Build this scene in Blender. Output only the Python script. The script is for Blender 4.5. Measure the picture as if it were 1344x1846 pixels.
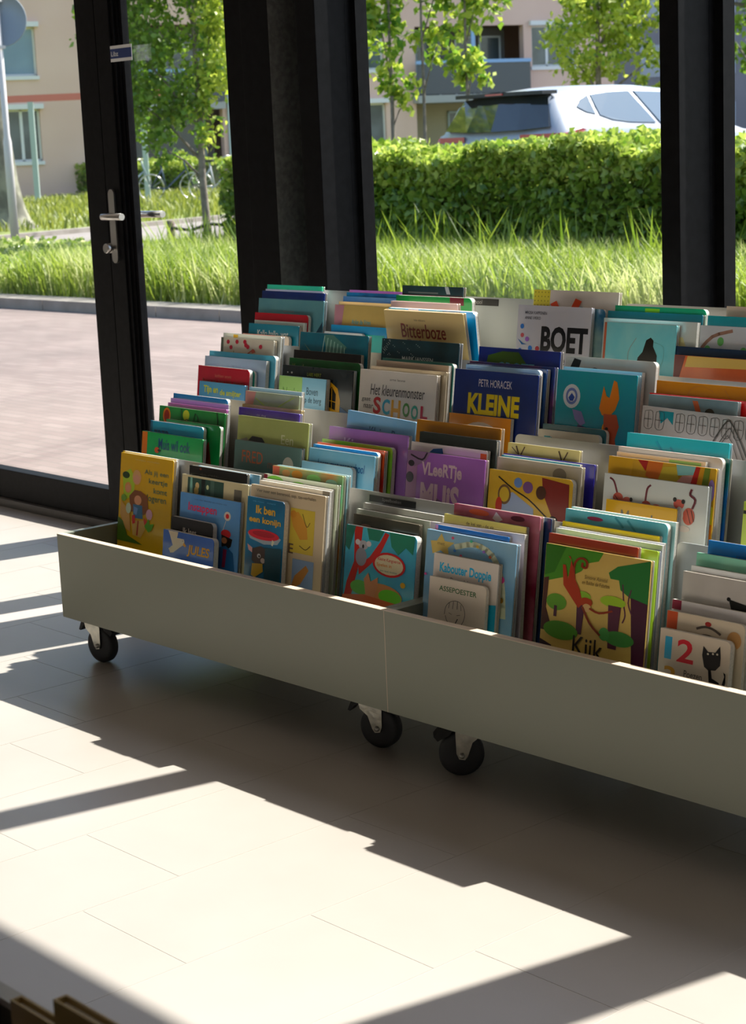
import bpy, bmesh, math, random
import numpy as np
from mathutils import Vector, Matrix, Euler

sc = bpy.context.scene
for o in list(bpy.data.objects): bpy.data.objects.remove(o)
COL = sc.collection
PI = math.pi

# ---------------------------------------------------------------- camera
F_PX, PITCH, ROLL, YAW, CAM_H = 3299.45, 0.1971865, -0.0435315, 0.8482025, 1.257
cd = bpy.data.cameras.new('camera'); cam = bpy.data.objects.new('camera', cd); COL.objects.link(cam)
cd.sensor_fit = 'VERTICAL'; cd.sensor_height = 36.0; cd.lens = 36.0 * F_PX / 1846.0
cd.clip_start = 0.05; cd.clip_end = 500
f0 = Vector((-math.sin(YAW)*math.cos(PITCH), math.cos(YAW)*math.cos(PITCH), -math.sin(PITCH)))
r0 = Vector((math.cos(YAW), math.sin(YAW), 0)); u0 = r0.cross(f0)
cr = math.cos(ROLL)*r0 + math.sin(ROLL)*u0; cu = -math.sin(ROLL)*r0 + math.cos(ROLL)*u0
m = Matrix((cr, cu, -f0)).transposed().to_4x4(); m.translation = (0, 0, CAM_H)
cam.matrix_world = m
cd.dof.use_dof = True; cd.dof.focus_distance = 3.75; cd.dof.aperture_fstop = 13.0
sc.camera = cam

# ---------------------------------------------------------------- sky, sun, exposure
SUN_TAN, SUN_SLOPE = 1.24, 0.20
w = bpy.data.worlds.new('sky'); sc.world = w; w.use_nodes = True
nt = w.node_tree; nt.nodes.clear()
wo = nt.nodes.new('ShaderNodeOutputWorld'); wb = nt.nodes.new('ShaderNodeBackground'); sk = nt.nodes.new('ShaderNodeTexSky')
sk.sky_type = 'NISHITA'; sk.sun_disc = False; sk.sun_elevation = math.atan(SUN_TAN/math.hypot(1, SUN_SLOPE))
sk.sun_rotation = math.atan2(SUN_SLOPE, 1.0); sk.air_density = 1.0; sk.dust_density = 1.5; sk.ozone_density = 1.0
wb.inputs['Strength'].default_value = 0.27
nt.links.new(sk.outputs[0], wb.inputs[0]); nt.links.new(wb.outputs[0], wo.inputs[0])
sl = bpy.data.lights.new('sun', 'SUN'); sun = bpy.data.objects.new('sun', sl); COL.objects.link(sun)
sl.energy = 10.2; sl.angle = math.radians(0.53); sl.color = (1.0, 0.94, 0.885)
sun.rotation_euler = Vector((SUN_SLOPE, 1.0, SUN_TAN)).to_track_quat('Z', 'Y').to_euler()
sc.view_settings.view_transform = 'Standard'; sc.view_settings.look = 'None'
sc.view_settings.gamma = 1.0; sc.view_settings.use_curve_mapping = False
sc.view_settings.exposure = 0.3
try:
    sc.cycles.max_bounces = 10; sc.cycles.transparent_max_bounces = 16; sc.cycles.sample_clamp_indirect = 6.0
    sc.cycles.caustics_reflective = False; sc.cycles.caustics_refractive = False
except Exception: pass

# ---------------------------------------------------------------- helpers
def lin(c):
    return c/12.92 if c <= 0.04045 else ((c+0.055)/1.055)**2.4
def hx(h, gain=1.0, cap=0.86):
    h = h.lstrip('#')
    c = [lin(int(h[i:i+2], 16)/255.0)*gain for i in (0, 2, 4)]; k = min(1.0, cap/max(max(c), 1e-6))
    return tuple(v*k for v in c) + (1.0,)
def newmat(name):
    mt = bpy.data.materials.new(name); mt.use_nodes = True
    return mt, mt.node_tree, mt.node_tree.nodes['Principled BSDF']
MC = {}
def mat(name, col, rough=0.5, metal=0.0, col2=None, scale=8.0, bump=0.0, spec=0.5, coat=0.0, trans=0.0, bscale=None, detail=3.0, coord='Object', contrast=(0.35, 0.65)):
    if name in MC: return MC[name]
    mt, t, b = newmat(name)
    b.inputs['Roughness'].default_value = rough; b.inputs['Metallic'].default_value = metal
    b.inputs['Specular IOR Level'].default_value = spec
    b.inputs['Coat Weight'].default_value = coat; b.inputs['Coat Roughness'].default_value = 0.12
    b.inputs['Base Color'].default_value = col
    if col2 is not None or bump:
        tc = t.nodes.new('ShaderNodeTexCoord'); nz = t.nodes.new('ShaderNodeTexNoise')
        nz.inputs['Scale'].default_value = scale; nz.inputs['Detail'].default_value = detail
        t.links.new(tc.outputs[coord], nz.inputs['Vector'])
    if col2 is not None:
        rp = t.nodes.new('ShaderNodeValToRGB')
        rp.color_ramp.elements[0].position = contrast[0]; rp.color_ramp.elements[0].color = col
        rp.color_ramp.elements[1].position = contrast[1]; rp.color_ramp.elements[1].color = col2
        t.links.new(nz.outputs['Fac'], rp.inputs[0]); t.links.new(rp.outputs[0], b.inputs['Base Color'])
    if bump:
        bp = t.nodes.new('ShaderNodeBump'); bp.inputs['Strength'].default_value = bump; bp.inputs['Distance'].default_value = 0.01
        src = nz
        if bscale:
            src = t.nodes.new('ShaderNodeTexNoise'); src.inputs['Scale'].default_value = bscale; src.inputs['Detail'].default_value = 4
            t.links.new(tc.outputs[coord], src.inputs['Vector'])
        t.links.new(src.outputs['Fac'], bp.inputs['Height']); t.links.new(bp.outputs[0], b.inputs['Normal'])
    MC[name] = mt
    return mt
def leafmat(name, c1, c2, trans=0.5, rough=0.45):
    if name in MC: return MC[name]
    mt, t, b = newmat(name)
    g = t.nodes.new('ShaderNodeNewGeometry'); rp = t.nodes.new('ShaderNodeValToRGB')
    rp.color_ramp.elements[0].color = c1; rp.color_ramp.elements[1].color = c2
    t.links.new(g.outputs['Random Per Island'], rp.inputs[0]); t.links.new(rp.outputs[0], b.inputs['Base Color'])
    b.inputs['Roughness'].default_value = rough
    tr = t.nodes.new('ShaderNodeBsdfTranslucent'); mx = t.nodes.new('ShaderNodeMixShader'); mx.inputs[0].default_value = trans
    t.links.new(rp.outputs[0], tr.inputs['Color'])
    t.links.new(b.outputs[0], mx.inputs[1]); t.links.new(tr.outputs[0], mx.inputs[2])
    t.links.new(mx.outputs[0], t.nodes['Material Output'].inputs[0])
    MC[name] = mt
    return mt
def glassmat(name, tint=(1, 1, 1, 1), ior=1.45, rough=0.0):
    if name in MC: return MC[name]
    mt, t, b = newmat(name); t.nodes.remove(b)
    tb = t.nodes.new('ShaderNodeBsdfTransparent'); tb.inputs[0].default_value = tint
    gl = t.nodes.new('ShaderNodeBsdfGlossy'); gl.inputs['Roughness'].default_value = rough
    fr = t.nodes.new('ShaderNodeFresnel'); ge = t.nodes.new('ShaderNodeNewGeometry'); mr = t.nodes.new('ShaderNodeMapRange')
    mr.inputs['To Min'].default_value = ior; mr.inputs['To Max'].default_value = 1.0/ior
    t.links.new(ge.outputs['Backfacing'], mr.inputs['Value']); t.links.new(mr.outputs[0], fr.inputs['IOR'])
    mx = t.nodes.new('ShaderNodeMixShader')
    t.links.new(fr.outputs[0], mx.inputs[0]); t.links.new(tb.outputs[0], mx.inputs[1]); t.links.new(gl.outputs[0], mx.inputs[2])
    t.links.new(mx.outputs[0], t.nodes['Material Output'].inputs[0])
    MC[name] = mt
    return mt

def mkobj(name, me, mats=None, parent=None, loc=None):
    o = bpy.data.objects.new(name, me); COL.objects.link(o)
    if mats is not None:
        for x in (mats if isinstance(mats, (list, tuple)) else [mats]): me.materials.append(x)
    if parent is not None: o.parent = parent
    if loc is not None: o.location = loc
    return o
def bmobj(name, bm, mats, parent=None, loc=None, smooth=False):
    bmesh.ops.recalc_face_normals(bm, faces=bm.faces[:])
    me = bpy.data.meshes.new(name); bm.normal_update(); bm.to_mesh(me); bm.free()
    if smooth:
        for p in me.polygons: p.use_smooth = True
    return mkobj(name, me, mats, parent, loc)
def empty(name, loc=(0, 0, 0), rot=(0, 0, 0)):
    o = bpy.data.objects.new(name, None); COL.objects.link(o); o.location = loc; o.rotation_euler = rot
    o.empty_display_size = 0.05
    return o
def tag(o, label=None, cat=None, group=None, kind=None):
    if label: o['label'] = label
    if cat: o['category'] = cat
    if group: o['group'] = group
    if kind: o['kind'] = kind
    return o
def box(bm, x0, x1, y0, y1, z0, z1, mi=0, bev=0.0, M=None):
    vs = [bm.verts.new((x, y, z)) for x in (x0, x1) for y in (y0, y1) for z in (z0, z1)]
    fs = []
    for idx in ((0, 1, 3, 2), (4, 6, 7, 5), (0, 4, 5, 1), (2, 3, 7, 6), (0, 2, 6, 4), (1, 5, 7, 3)):
        f = bm.faces.new([vs[i] for i in idx]); f.material_index = mi; fs.append(f)
    if bev:
        es = list({e for f in fs for e in f.edges})
        r = bmesh.ops.bevel(bm, geom=es, offset=bev, segments=2, affect='EDGES', profile=0.7)
        vs = list({v for f in r['faces'] for v in f.verts} | {v for v in vs if v.is_valid})
    if M is not None: bmesh.ops.transform(bm, matrix=M, verts=[v for v in vs if v.is_valid])
    return vs
def prism(bm, pts, axis, a0, a1, mi=0):
    """polygon pts (2D) extruded along axis 'x','y','z' from a0 to a1"""
    def P(p, a):
        return {'x': (a, p[0], p[1]), 'y': (p[0], a, p[1]), 'z': (p[0], p[1], a)}[axis]
    A = [bm.verts.new(P(p, a0)) for p in pts]; Bv = [bm.verts.new(P(p, a1)) for p in pts]
    n = len(pts)
    fa = bm.faces.new(A); fb = bm.faces.new(Bv[::-1]); fa.material_index = mi; fb.material_index = mi
    for i in range(n):
        f = bm.faces.new((A[i], Bv[i], Bv[(i+1) % n], A[(i+1) % n])); f.material_index = mi
    bmesh.ops.recalc_face_normals(bm, faces=[f for f in bm.faces])
    return A+Bv
def lathe(bm, prof, n=32, axis='z', c=(0, 0, 0), mi=0):
    """prof: list of (radius, height)"""
    rings = []
    for r, h in prof:
        ring = []
        for i in range(n):
            a = 2*PI*i/n; x, y = r*math.cos(a), r*math.sin(a)
            p = {'z': (x, y, h), 'y': (x, h, y), 'x': (h, x, y)}[axis]
            ring.append(bm.verts.new((p[0]+c[0], p[1]+c[1], p[2]+c[2])))
        rings.append(ring)
    for a, b in zip(rings[:-1], rings[1:]):
        for i in range(n):
            f = bm.faces.new((a[i], a[(i+1) % n], b[(i+1) % n], b[i])); f.material_index = mi; f.smooth = True
    for ring in (rings[0], rings[-1]):
        try:
            f = bm.faces.new(ring); f.material_index = mi
        except Exception: pass
    bmesh.ops.recalc_face_normals(bm, faces=[f for f in bm.faces])
def tube(bm, pts, r, n=10, mi=0, caps=True):
    pts = [Vector(p) for p in pts]; rs = r if isinstance(r, (list, tuple)) else [r]*len(pts)
    rings = []
    for i, p in enumerate(pts):
        d = (pts[min(i+1, len(pts)-1)]-pts[max(i-1, 0)]).normalized()
        up = Vector((0, 0, 1)) if abs(d.z) < 0.9 else Vector((1, 0, 0))
        a = d.cross(up).normalized(); b = d.cross(a).normalized()
        rings.append([bm.verts.new(p+rs[i]*(a*math.cos(2*PI*k/n)+b*math.sin(2*PI*k/n))) for k in range(n)])
    for A, Bv in zip(rings[:-1], rings[1:]):
        for i in range(n):
            f = bm.faces.new((A[i], A[(i+1) % n], Bv[(i+1) % n], Bv[i])); f.material_index = mi; f.smooth = True
    if caps:
        for ring in (rings[0], rings[-1]):
            f = bm.faces.new(ring); f.material_index = mi
    bmesh.ops.recalc_face_normals(bm, faces=[f for f in bm.faces])
def text_mesh(s):
    cu_ = bpy.data.curves.new('lettering', 'FONT'); cu_.body = s; cu_.size = 1.0
    o = bpy.data.objects.new('lettering', cu_); COL.objects.link(o)
    return o, cu_
def text_geo(s, bold=0.0, shear=0.0):
    """mesh of the lettering in its own xy plane, fitted to the unit square; returns verts, polys"""
    o, c = text_mesh(s); c.offset = bold; c.shear = shear; c.resolution_u = 3
    bpy.context.view_layer.update()
    dg = bpy.context.evaluated_depsgraph_get()
    me = bpy.data.meshes.new_from_object(o.evaluated_get(dg))
    v = np.zeros(len(me.vertices)*3); me.vertices.foreach_get('co', v); v = v.reshape(-1, 3)
    polys = [tuple(p.vertices) for p in me.polygons]
    bpy.data.objects.remove(o); bpy.data.curves.remove(c); bpy.data.meshes.remove(me)
    if len(v) == 0: return v, polys
    lo, hi = v.min(0), v.max(0); v = (v-lo)/np.maximum(hi-lo, 1e-6)
    return v, polys
def flat_text(name, s, x0, x1, z0, z1, y, mt, parent, bold=0.0, shear=0.0):
    """lettering in the xz plane at depth y (facing -y)"""
    v, polys = text_geo(s, bold, shear)
    if len(v) == 0: return None
    me = bpy.data.meshes.new(name)
    me.from_pydata([(x0+(x1-x0)*p[0], y, z0+(z1-z0)*p[1]) for p in v], [], polys)
    return mkobj(name, me, mt, parent)
def arr_mesh(name, V, Fq, mats, parent=None, mi=None):
    """V (N,3); Fq (M,k) faces of equal size"""
    me = bpy.data.meshes.new(name); k = Fq.shape[1]; M_ = Fq.shape[0]
    me.vertices.add(len(V)); me.vertices.foreach_set('co', V.astype(np.float32).ravel())
    me.loops.add(M_*k); me.loops.foreach_set('vertex_index', Fq.astype(np.int32).ravel())
    me.polygons.add(M_); me.polygons.foreach_set('loop_start', np.arange(0, M_*k, k, dtype=np.int32))
    try: me.polygons.foreach_set('loop_total', np.full(M_, k, dtype=np.int32))
    except Exception: pass
    if mi is not None: me.polygons.foreach_set('material_index', mi.astype(np.int32))
    me.update(calc_edges=True)
    return mkobj(name, me, mats, parent)
RNG = np.random.default_rng(5)
def leaves(name, C, size, mats, parent=None, nup=0.3, mi=None):
    """each leaf: a folded pointed blade of four vertices on a spine"""
    n = len(C); s = size*RNG.uniform(0.6, 1.25, n)[:, None]
    d = RNG.normal(size=(n, 3)); d[:, 2] -= nup; d /= np.linalg.norm(d, axis=1)[:, None]
    q = RNG.normal(size=(n, 3)); a = np.cross(d, q); a /= np.linalg.norm(a, axis=1)[:, None]; b = np.cross(d, a)
    tip = C+d*s; base = C-d*s*0.6
    l = C+a*s*0.48+b*s*0.12; r = C-a*s*0.48+b*s*0.12
    V = np.stack([base, r, tip, l], 1).reshape(-1, 3)
    F = (np.arange(n)*4)[:, None]+np.array([0, 1, 2, 3])
    return arr_mesh(name, V, F, mats, parent, mi)
def blades(name, P, h, wdt, mats, lean=0.35, parent=None):
    """grass blades: tapering bent strips, 5 vertices each"""
    n = len(P); hh = (h*RNG.uniform(0.5, 1.25, n))[:, None]; a = RNG.uniform(0, 2*PI, n)
    dx = np.stack([np.cos(a), np.sin(a), np.zeros(n)], 1); sx = np.stack([-np.sin(a), np.cos(a), np.zeros(n)], 1)
    ww = wdt*RNG.uniform(0.6, 1.3, n)[:, None]; le = lean*RNG.uniform(0.3, 1.6, n)[:, None]
    up = np.array([0, 0, 1.0])
    b0 = P-sx*ww; b1 = P+sx*ww
    m0 = P+up*hh*0.6+dx*hh*le*0.35-sx*ww*0.8; m1 = m0+sx*ww*1.6
    t = P+up*hh*0.95+dx*hh*le
    V = np.stack([b0, b1, m0, m1, t], 1).reshape(-1, 3); k = np.arange(n)[:, None]*5
    F = np.concatenate([k+np.array([0, 1, 3]), k+np.array([0, 3, 2]), k+np.array([2, 3, 4])], 0)
    return arr_mesh(name, V, F, mats, parent)

# ---------------------------------------------------------------- materials
BLACK = mat('black_frame_paint', (0.004, 0.004, 0.0045, 1), 0.5, 0, (0.007, 0.007, 0.008, 1), 40, 0.03, spec=0.08)
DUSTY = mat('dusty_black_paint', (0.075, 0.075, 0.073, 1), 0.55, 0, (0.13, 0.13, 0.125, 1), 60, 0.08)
GLASS = glassmat('window_glass', (0.96, 0.98, 0.97, 1), 1.28)
STEEL = mat('brushed_steel', (0.55, 0.53, 0.5, 1), 0.3, 1.0)
ZINC = mat('zinc_plate', (0.62, 0.6, 0.52, 1), 0.33, 1.0, (0.5, 0.5, 0.45, 1), 60, 0.1)
RUBBER = mat('grey_rubber', (0.035, 0.036, 0.04, 1), 0.6)
RUBBER2 = mat('dark_rubber', (0.015, 0.015, 0.016, 1), 0.7)
SAGE = mat('sage_lacquer', (0.235, 0.25, 0.195, 1), 0.38, 0, (0.245, 0.255, 0.2, 1), 3, 0.0)
EDGE = mat('pale_board_edge', (0.62, 0.5, 0.38, 1), 0.4)
PLATE = mat('grey_divider_lacquer', (0.34, 0.335, 0.31, 1), 0.26, 0.1)
PLATE2 = mat('blue_grey_divider_lacquer', (0.46, 0.51, 0.53, 1), 0.3, 0.0)
PLASTER = mat('warm_plaster', (0.60, 0.56, 0.5, 1), 0.8, 0, (0.55, 0.51, 0.46, 1), 4)
CEIL = mat('ceiling_paint', (0.70, 0.68, 0.65, 1), 0.85)

# ================================================================ THE ROOM
# floor: stone tiles 0.30 x 0.60 laid in strips running towards the window
TILE = mat('beige_stone_tile', (0.375, 0.338, 0.302, 1), 0.36, 0, (0.405, 0.37, 0.333, 1), 2.2, 0.015, 0.36, bscale=30)
GROUT = mat('tile_grout', (0.50, 0.46, 0.41, 1), 0.8)
bm = bmesh.new()
XS0 = -3.446; OFF = {0: 1.94, 1: 1.64, 2: 1.748, 3: 1.545, 4: 1.80, 5: 1.889}
for i in range(-22, 18):
    x0 = XS0+0.30*i; o = OFF.get(i, 1.94-0.2*(i % 3))
    for j in range(-10, 4):
        ya, yb = o+0.6*j, o+0.6*(j+1)
        if yb > 3.47: yb = 3.47
        if yb-ya < 0.02 or ya > 3.47: continue
        g = 0.0009
        vs = [bm.verts.new(p) for p in ((x0+g, ya+g, 0), (x0+0.3-g, ya+g, 0), (x0+0.3-g, yb-g, 0), (x0+g, yb-g, 0))]
        bm.faces.new(vs)
        lo = [bm.verts.new((v.co.x, v.co.y, -0.0006)) for v in vs]
        for k in range(4): bm.faces.new((vs[k], lo[k], lo[(k+1) % 4], vs[(k+1) % 4]))
box(bm, -10.1, 2.1, -4.6, 3.47, -0.12, -0.0005, 1)
bmesh.ops.recalc_face_normals(bm, faces=bm.faces[:])
tag(bmobj('floor', bm, [TILE, GROUT]), kind='structure')

def sbox(name, mt, *dims, parent=None, bev=0.0, kind='structure'):
    bm = bmesh.new()
    for d in dims: box(bm, *d, bev=bev)
    o = bmobj(name, bm, mt, parent)
    if parent is None: o['kind'] = kind
    return o
sbox('ceiling', CEIL, (-10.1, 2.1, -4.6, 3.6, 2.9, 3.0))
sbox('wall_back', PLASTER, (-10.1, 2.1, -4.7, -4.6, -0.1, 3.0))
sbox('wall_left', PLASTER, (-10.2, -10.1, -4.7, 3.6, -0.1, 3.0))
sbox('wall_right', PLASTER, (2.1, 2.2, -4.7, 3.6, -0.1, 3.0))
sbox('wall_front', PLASTER, (-10.1, 2.1, 3.34, 3.56, 2.655, 2.9))

# columns and posts of the glass front
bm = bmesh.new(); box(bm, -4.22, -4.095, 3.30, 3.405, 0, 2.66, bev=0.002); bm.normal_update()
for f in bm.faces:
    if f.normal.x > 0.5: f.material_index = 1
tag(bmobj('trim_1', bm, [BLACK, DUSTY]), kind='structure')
bm = bmesh.new()
box(bm, -3.975, -3.894, 3.30, 3.409, 0, 2.66, bev=0.002)
for k in range(3): box(bm, -3.975+0.004*(k % 2), -3.894-0.005*(k % 2), 3.409+0.022*k, 3.431+0.022*k, 0, 2.66)
box(bm, -4.22, -3.905, 3.405, 3.43, 0, 2.66)
tag(bmobj('trim_2', bm, BLACK), kind='structure')
bm = bmesh.new()
box(bm, -2.707, -2.654, 3.30, 3.41, 0, 2.66, bev=0.002)
for k in range(3): box(bm, -2.707+0.004*(k % 2), -2.654-0.005*(k % 2), 3.41+0.021*k, 3.431+0.021*k, 0, 2.66)
tag(bmobj('trim_3', bm, BLACK), kind='structure')
bm = bmesh.new()
box(bm, -1.50, -1.37, 3.30, 3.474, 0, 2.66, bev=0.002)
tag(bmobj('trim_4', bm, BLACK), kind='structure')
sbox('trim_5', BLACK, (-10.1, 2.1, 3.405, 3.475, 2.62, 2.66))
sbox('trim_6', BLACK, (-0.2, -0.07, 3.30, 3.474, 0, 2.66))

def pane(name, x0, x1, yc, z0, z1, parent, fr=None):
    return sbox(name, GLASS, (x0, x1, yc-0.003, yc+0.003, z0, z1), parent=parent)
def framed(name, x0, x1, y0, y1, zb, zt, fw, fb, label=None):
    e = empty(name); e['kind'] = 'structure'
    sbox('frame', BLACK, (x0, x0+fw, y0, y1, 0.0, zt), (x1-fw, x1, y0, y1, 0.0, zt), (x0, x1, y0+0.001, y1-0.001, 0.0, fb), (x0, x1, y0+0.001, y1-0.001, zt-0.06, zt), parent=e)
    yc = (y0+y1)/2+0.015
    pane('pane', x0+fw-0.004, x1-fw+0.004, yc, fb-0.004, zt-0.056, e)
    return e
framed('window_1', -3.905, -2.70, 3.432, 3.474, 0, 2.63, 0.028, 0.16)
framed('window_2', -2.66, -1.50, 3.432, 3.474, 0, 2.63, 0.028, 0.16)
framed('window_3', -1.37, -0.2, 3.432, 3.474, 0, 2.63, 0.028, 0.16)
framed('window_4', -0.07, 2.1, 3.432, 3.474, 0, 2.63, 0.028, 0.16)

# left fixed leaf beside the door
wl = empty('window_5'); wl['kind'] = 'structure'
sbox('frame', BLACK, (-5.247, -5.135, 3.42, 3.475, 0.0, 2.63), (-6.75, -6.64, 3.42, 3.475, 0.0, 2.63), (-6.64, -5.247, 3.421, 3.474, 0.012, 0.138), (-6.64, -5.247, 3.421, 3.474, 2.54, 2.63), parent=wl, bev=0.003)
sbox('sill', mat('dull_threshold', (0.09, 0.085, 0.08, 1), 0.5), (-6.75, -5.14, 3.40, 3.42, 0.0, 0.03), parent=wl)
pane('pane', -6.645, -5.243, 3.455, 0.134, 2.545, wl)
framed('window_6', -8.35, -6.80, 3.432, 3.474, 0, 2.63, 0.06, 0.14)
framed('window_7', -10.1, -8.35, 3.432, 3.474, 0, 2.63, 0.06, 0.14)
# the door with its lever handle
dr = empty('door_1'); dr['kind'] = 'structure'
sbox('frame', BLACK, (-5.132, -5.052, 3.42, 3.475, 0.012, 2.62), (-4.45, -4.31, 3.42, 3.475, 0.012, 2.62), (-5.052, -4.45, 3.421, 3.474, 0.012, 0.138), (-5.052, -4.45, 3.421, 3.474, 2.53, 2.62), parent=dr, bev=0.003)
sbox('glazing_bead', BLACK, (-5.052, -5.036, 3.426, 3.468, 0.138, 2.53), (-5.036, -5.022, 3.434, 3.466, 0.138, 2.53), (-5.022, -5.008, 3.440, 3.464, 0.138, 2.53), parent=dr)
pane('pane', -5.015, -4.445, 3.452, 0.134, 2.534, dr)
def oblong(bm, cx, z0, z1, hw, y0, y1):
    pts = [(cx+hw*math.cos(a), z1-hw+hw*math.sin(a)) for a in np.linspace(0, PI, 13)]+[(cx+hw*math.cos(a), z0+hw+hw*math.sin(a)) for a in np.linspace(PI, 2*PI, 13)]
    prism(bm, pts, 'y', y0, y1)
for side in (0, 1):
    yf, sg = (3.42, -1) if side == 0 else (3.475, 1)
    bm = bmesh.new(); oblong(bm, -5.097, 0.915, 1.155, 0.0165, min(yf, yf+sg*0.008), max(yf, yf+sg*0.008))
    hp = bmobj('handle_plate', bm, STEEL, dr)
    bm = bmesh.new(); tube(bm, [(-5.097, yf, 1.068), (-5.097, yf+sg*0.05, 1.068)], 0.0105, 16)
    tube(bm, [(-5.097, yf+sg*0.035, 1.068), (-5.096, yf+sg*0.045, 1.068), (-5.088, yf+sg*0.051, 1.068), (-5.06, yf+sg*0.053, 1.068), (-4.975, yf+sg*0.053, 1.068)], 0.0112, 16)
    bmobj('lever_handle', bm, STEEL, dr)
    bm = bmesh.new(); lathe(bm, [(0.009, 0), (0.009, 0.018), (0.0165, 0.022), (0.0165, 0.040), (0.0145, 0.043)], 24, 'y')
    k = bmobj('lock_knob', bm, STEEL, dr, (-5.097, yf, 0.965))
    if side == 0: k.rotation_euler = (0, 0, PI)
NAVY = mat('sticker_navy', (0.01, 0.035, 0.16, 1), 0.4); WHT = mat('sticker_white', (0.75, 0.75, 0.75, 1), 0.5)
st = empty('sticker', (0, 0, 0)); tag(st, 'small navy sticker with white borders on the door glass edge above the handle', 'sticker')
sbox('sticker_ground', WHT, (-5.05, -4.93, 3.4170, 3.4180, 1.556, 1.606), parent=st)
sbox('sticker_band', NAVY, (-5.05, -4.932, 3.4165, 3.4170, 1.566, 1.596), parent=st)
flat_text('sticker_lettering', 'Libz', -5.045, -5.005, 1.573, 1.588, 3.4162, WHT, st, 0.01)

# ================================================================ BOOK TROLLEYS
UX = [(-3.888, -2.6722), (-2.6718, -1.46)]
YF = 2.372
TYs = [2.58, 2.76, 2.94, 3.12]; TZs = [.525, .650, .768, .893]; BASE = [.22, .345, .463, .588]; TL = math.tan(math.radians(8))
SC_ = 0.0088
def caster(parent, x, y, ang, brake):
    c = empty('caster', (x, y, 0)); c.parent = parent; c.rotation_euler = (0, 0, ang)
    R = 0.046
    bm = bmesh.new()
    lathe(bm, [(0.026, -0.014), (0.036, -0.0145), (0.043, -0.013), (R, -0.008), (R, 0.008), (0.043, 0.013), (0.036, 0.0145), (0.026, 0.014)], 40, 'y', (0.022, 0, R))
    bmobj('tyre', bm, RUBBER, c)
    bm = bmesh.new()
    lathe(bm, [(0.0, -0.012), (0.008, -0.0135), (0.018, -0.009), (0.027, -0.012), (0.027, 0.012), (0.018, 0.009), (0.008, 0.0135), (0.0, 0.012)], 32, 'y', (0.022, 0, R))
    bmobj('hub', bm, RUBBER2, c)
    bm = bmesh.new()
    for s in (-1, 1):
        pts = [(-0.026, 0.1148), (0.022, 0.1148), (0.034, 0.094), (0.033, 0.050), (0.028, 0.038), (0.016, 0.036), (0.010, 0.044), (0.000, 0.072), (-0.018, 0.086)]
        prism(bm, pts, 'y', s*0.0185-0.0012, s*0.0185+0.0012)
    box(bm, -0.026, 0.024, -0.0197, 0.0197, 0.1133, 0.1158)
    bmobj('fork', bm, ZINC, c)
    bm = bmesh.new(); lathe(bm, [(0.0, -0.024), (0.006, -0.024), (0.006, 0.024), (0.0, 0.024)], 6, 'y', (0.022, 0, R))
    bmobj('axle_bolt', bm, STEEL, c)
    bm = bmesh.new(); box(bm, -0.042, 0.042, -0.032, 0.032, 0.1223, 0.1245, bev=0.001); lathe(bm, [(0.022, 0.1158), (0.024, 0.119), (0.022, 0.1224)], 24, 'z')
    bmobj('mounting_plate', bm, ZINC, c)
    if brake:
        bm = bmesh.new(); prism(bm, [(-0.022, 0.110), (-0.040, 0.104), (-0.052, 0.078), (-0.046, 0.076), (-0.034, 0.090), (-0.020, 0.095)], 'y', -0.013, 0.013)
        bmobj('brake_pedal', bm, RUBBER2, c)
        bm = bmesh.new(); prism(bm, [(0.034, 0.106), (0.064, 0.102), (0.078, 0.086), (0.07, 0.076), (0.046, 0.088)], 'y', -0.016, 0.016)
        bmobj('brake_guard', bm, RUBBER2, c)
def trolley(x0, x1, label, casters):
    e = empty('book_trolley', ((x0+x1)/2, 2.75, 0)); tag(e, label, 'book trolley', 'wheeled book trolleys by the window')
    ex, ey = (x0+x1)/2, 2.75
    def part(name, fn, mt):
        bm = bmesh.new(); fn(bm); o = bmobj(name, bm, mt, e, (-ex, -ey, 0)); return o
    T = 0.018
    def fb(bm):
        box(bm, x0, x1, YF, YF+T, 0.127, 0.340); box(bm, x0, x1, YF, YF+T, 0.340, 0.341, 1)
    if x0 > -2.7:
        fb0 = fb
        def fb(bm): fb0(bm); box(bm, x0, x0+0.0016, YF-0.0003, YF, 0.127, 0.340, 1)
    part('front_board', fb, [SAGE, EDGE])
    prof = [(YF+T, 0.127), (3.14, 0.127), (3.14, 0.68), (2.95, 0.68), (2.95, 0.56), (2.78, 0.56), (2.78, 0.44), (2.605, 0.44), (2.605, 0.341), (YF+T, 0.341)]
    for xa, xb in ((x0, x0+T), (x1-T, x1)):
        part('side_board', lambda bm: prism(bm, prof, 'x', xa, xb), [SAGE])
    part('back_board', lambda bm: box(bm, x0+T, x1-T, 3.122, 3.14, 0.127, 0.60), [SAGE])
    part('bottom_board', lambda bm: box(bm, x0+T, x1-T, YF+T, 3.122, 0.127, 0.142), [SAGE])
    ys = [(YF+T, 2.533), (2.545, 2.713), (2.725, 2.893), (2.908, 3.122)]
    for k in range(4):
        part('shelf', lambda bm: box(bm, x0+T, x1-T, ys[k][0], ys[k][1], BASE[k]-0.014, BASE[k]-0.002), [SAGE])
    for cx, cy, an, br in casters:
        caster(e, cx-ex, cy-ey, an, br)
trolley(*UX[0], 'sage green book trolley at left, its front left corner beside the door', [(-3.862, 2.45, math.radians(8), True), (-2.822, 2.46, math.radians(20), True), (-3.82, 3.06, 0.3, False), (-2.80, 3.06, 1.2, False)])
trolley(*UX[1], 'sage green book trolley cut off by the right edge of the photo', [(-2.535, 2.475, math.radians(48)+PI, True), (-1.60, 2.46, 0.3, True), (-2.58, 3.06, 0.9, False), (-1.60, 3.06, 0.1, False)])

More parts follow.
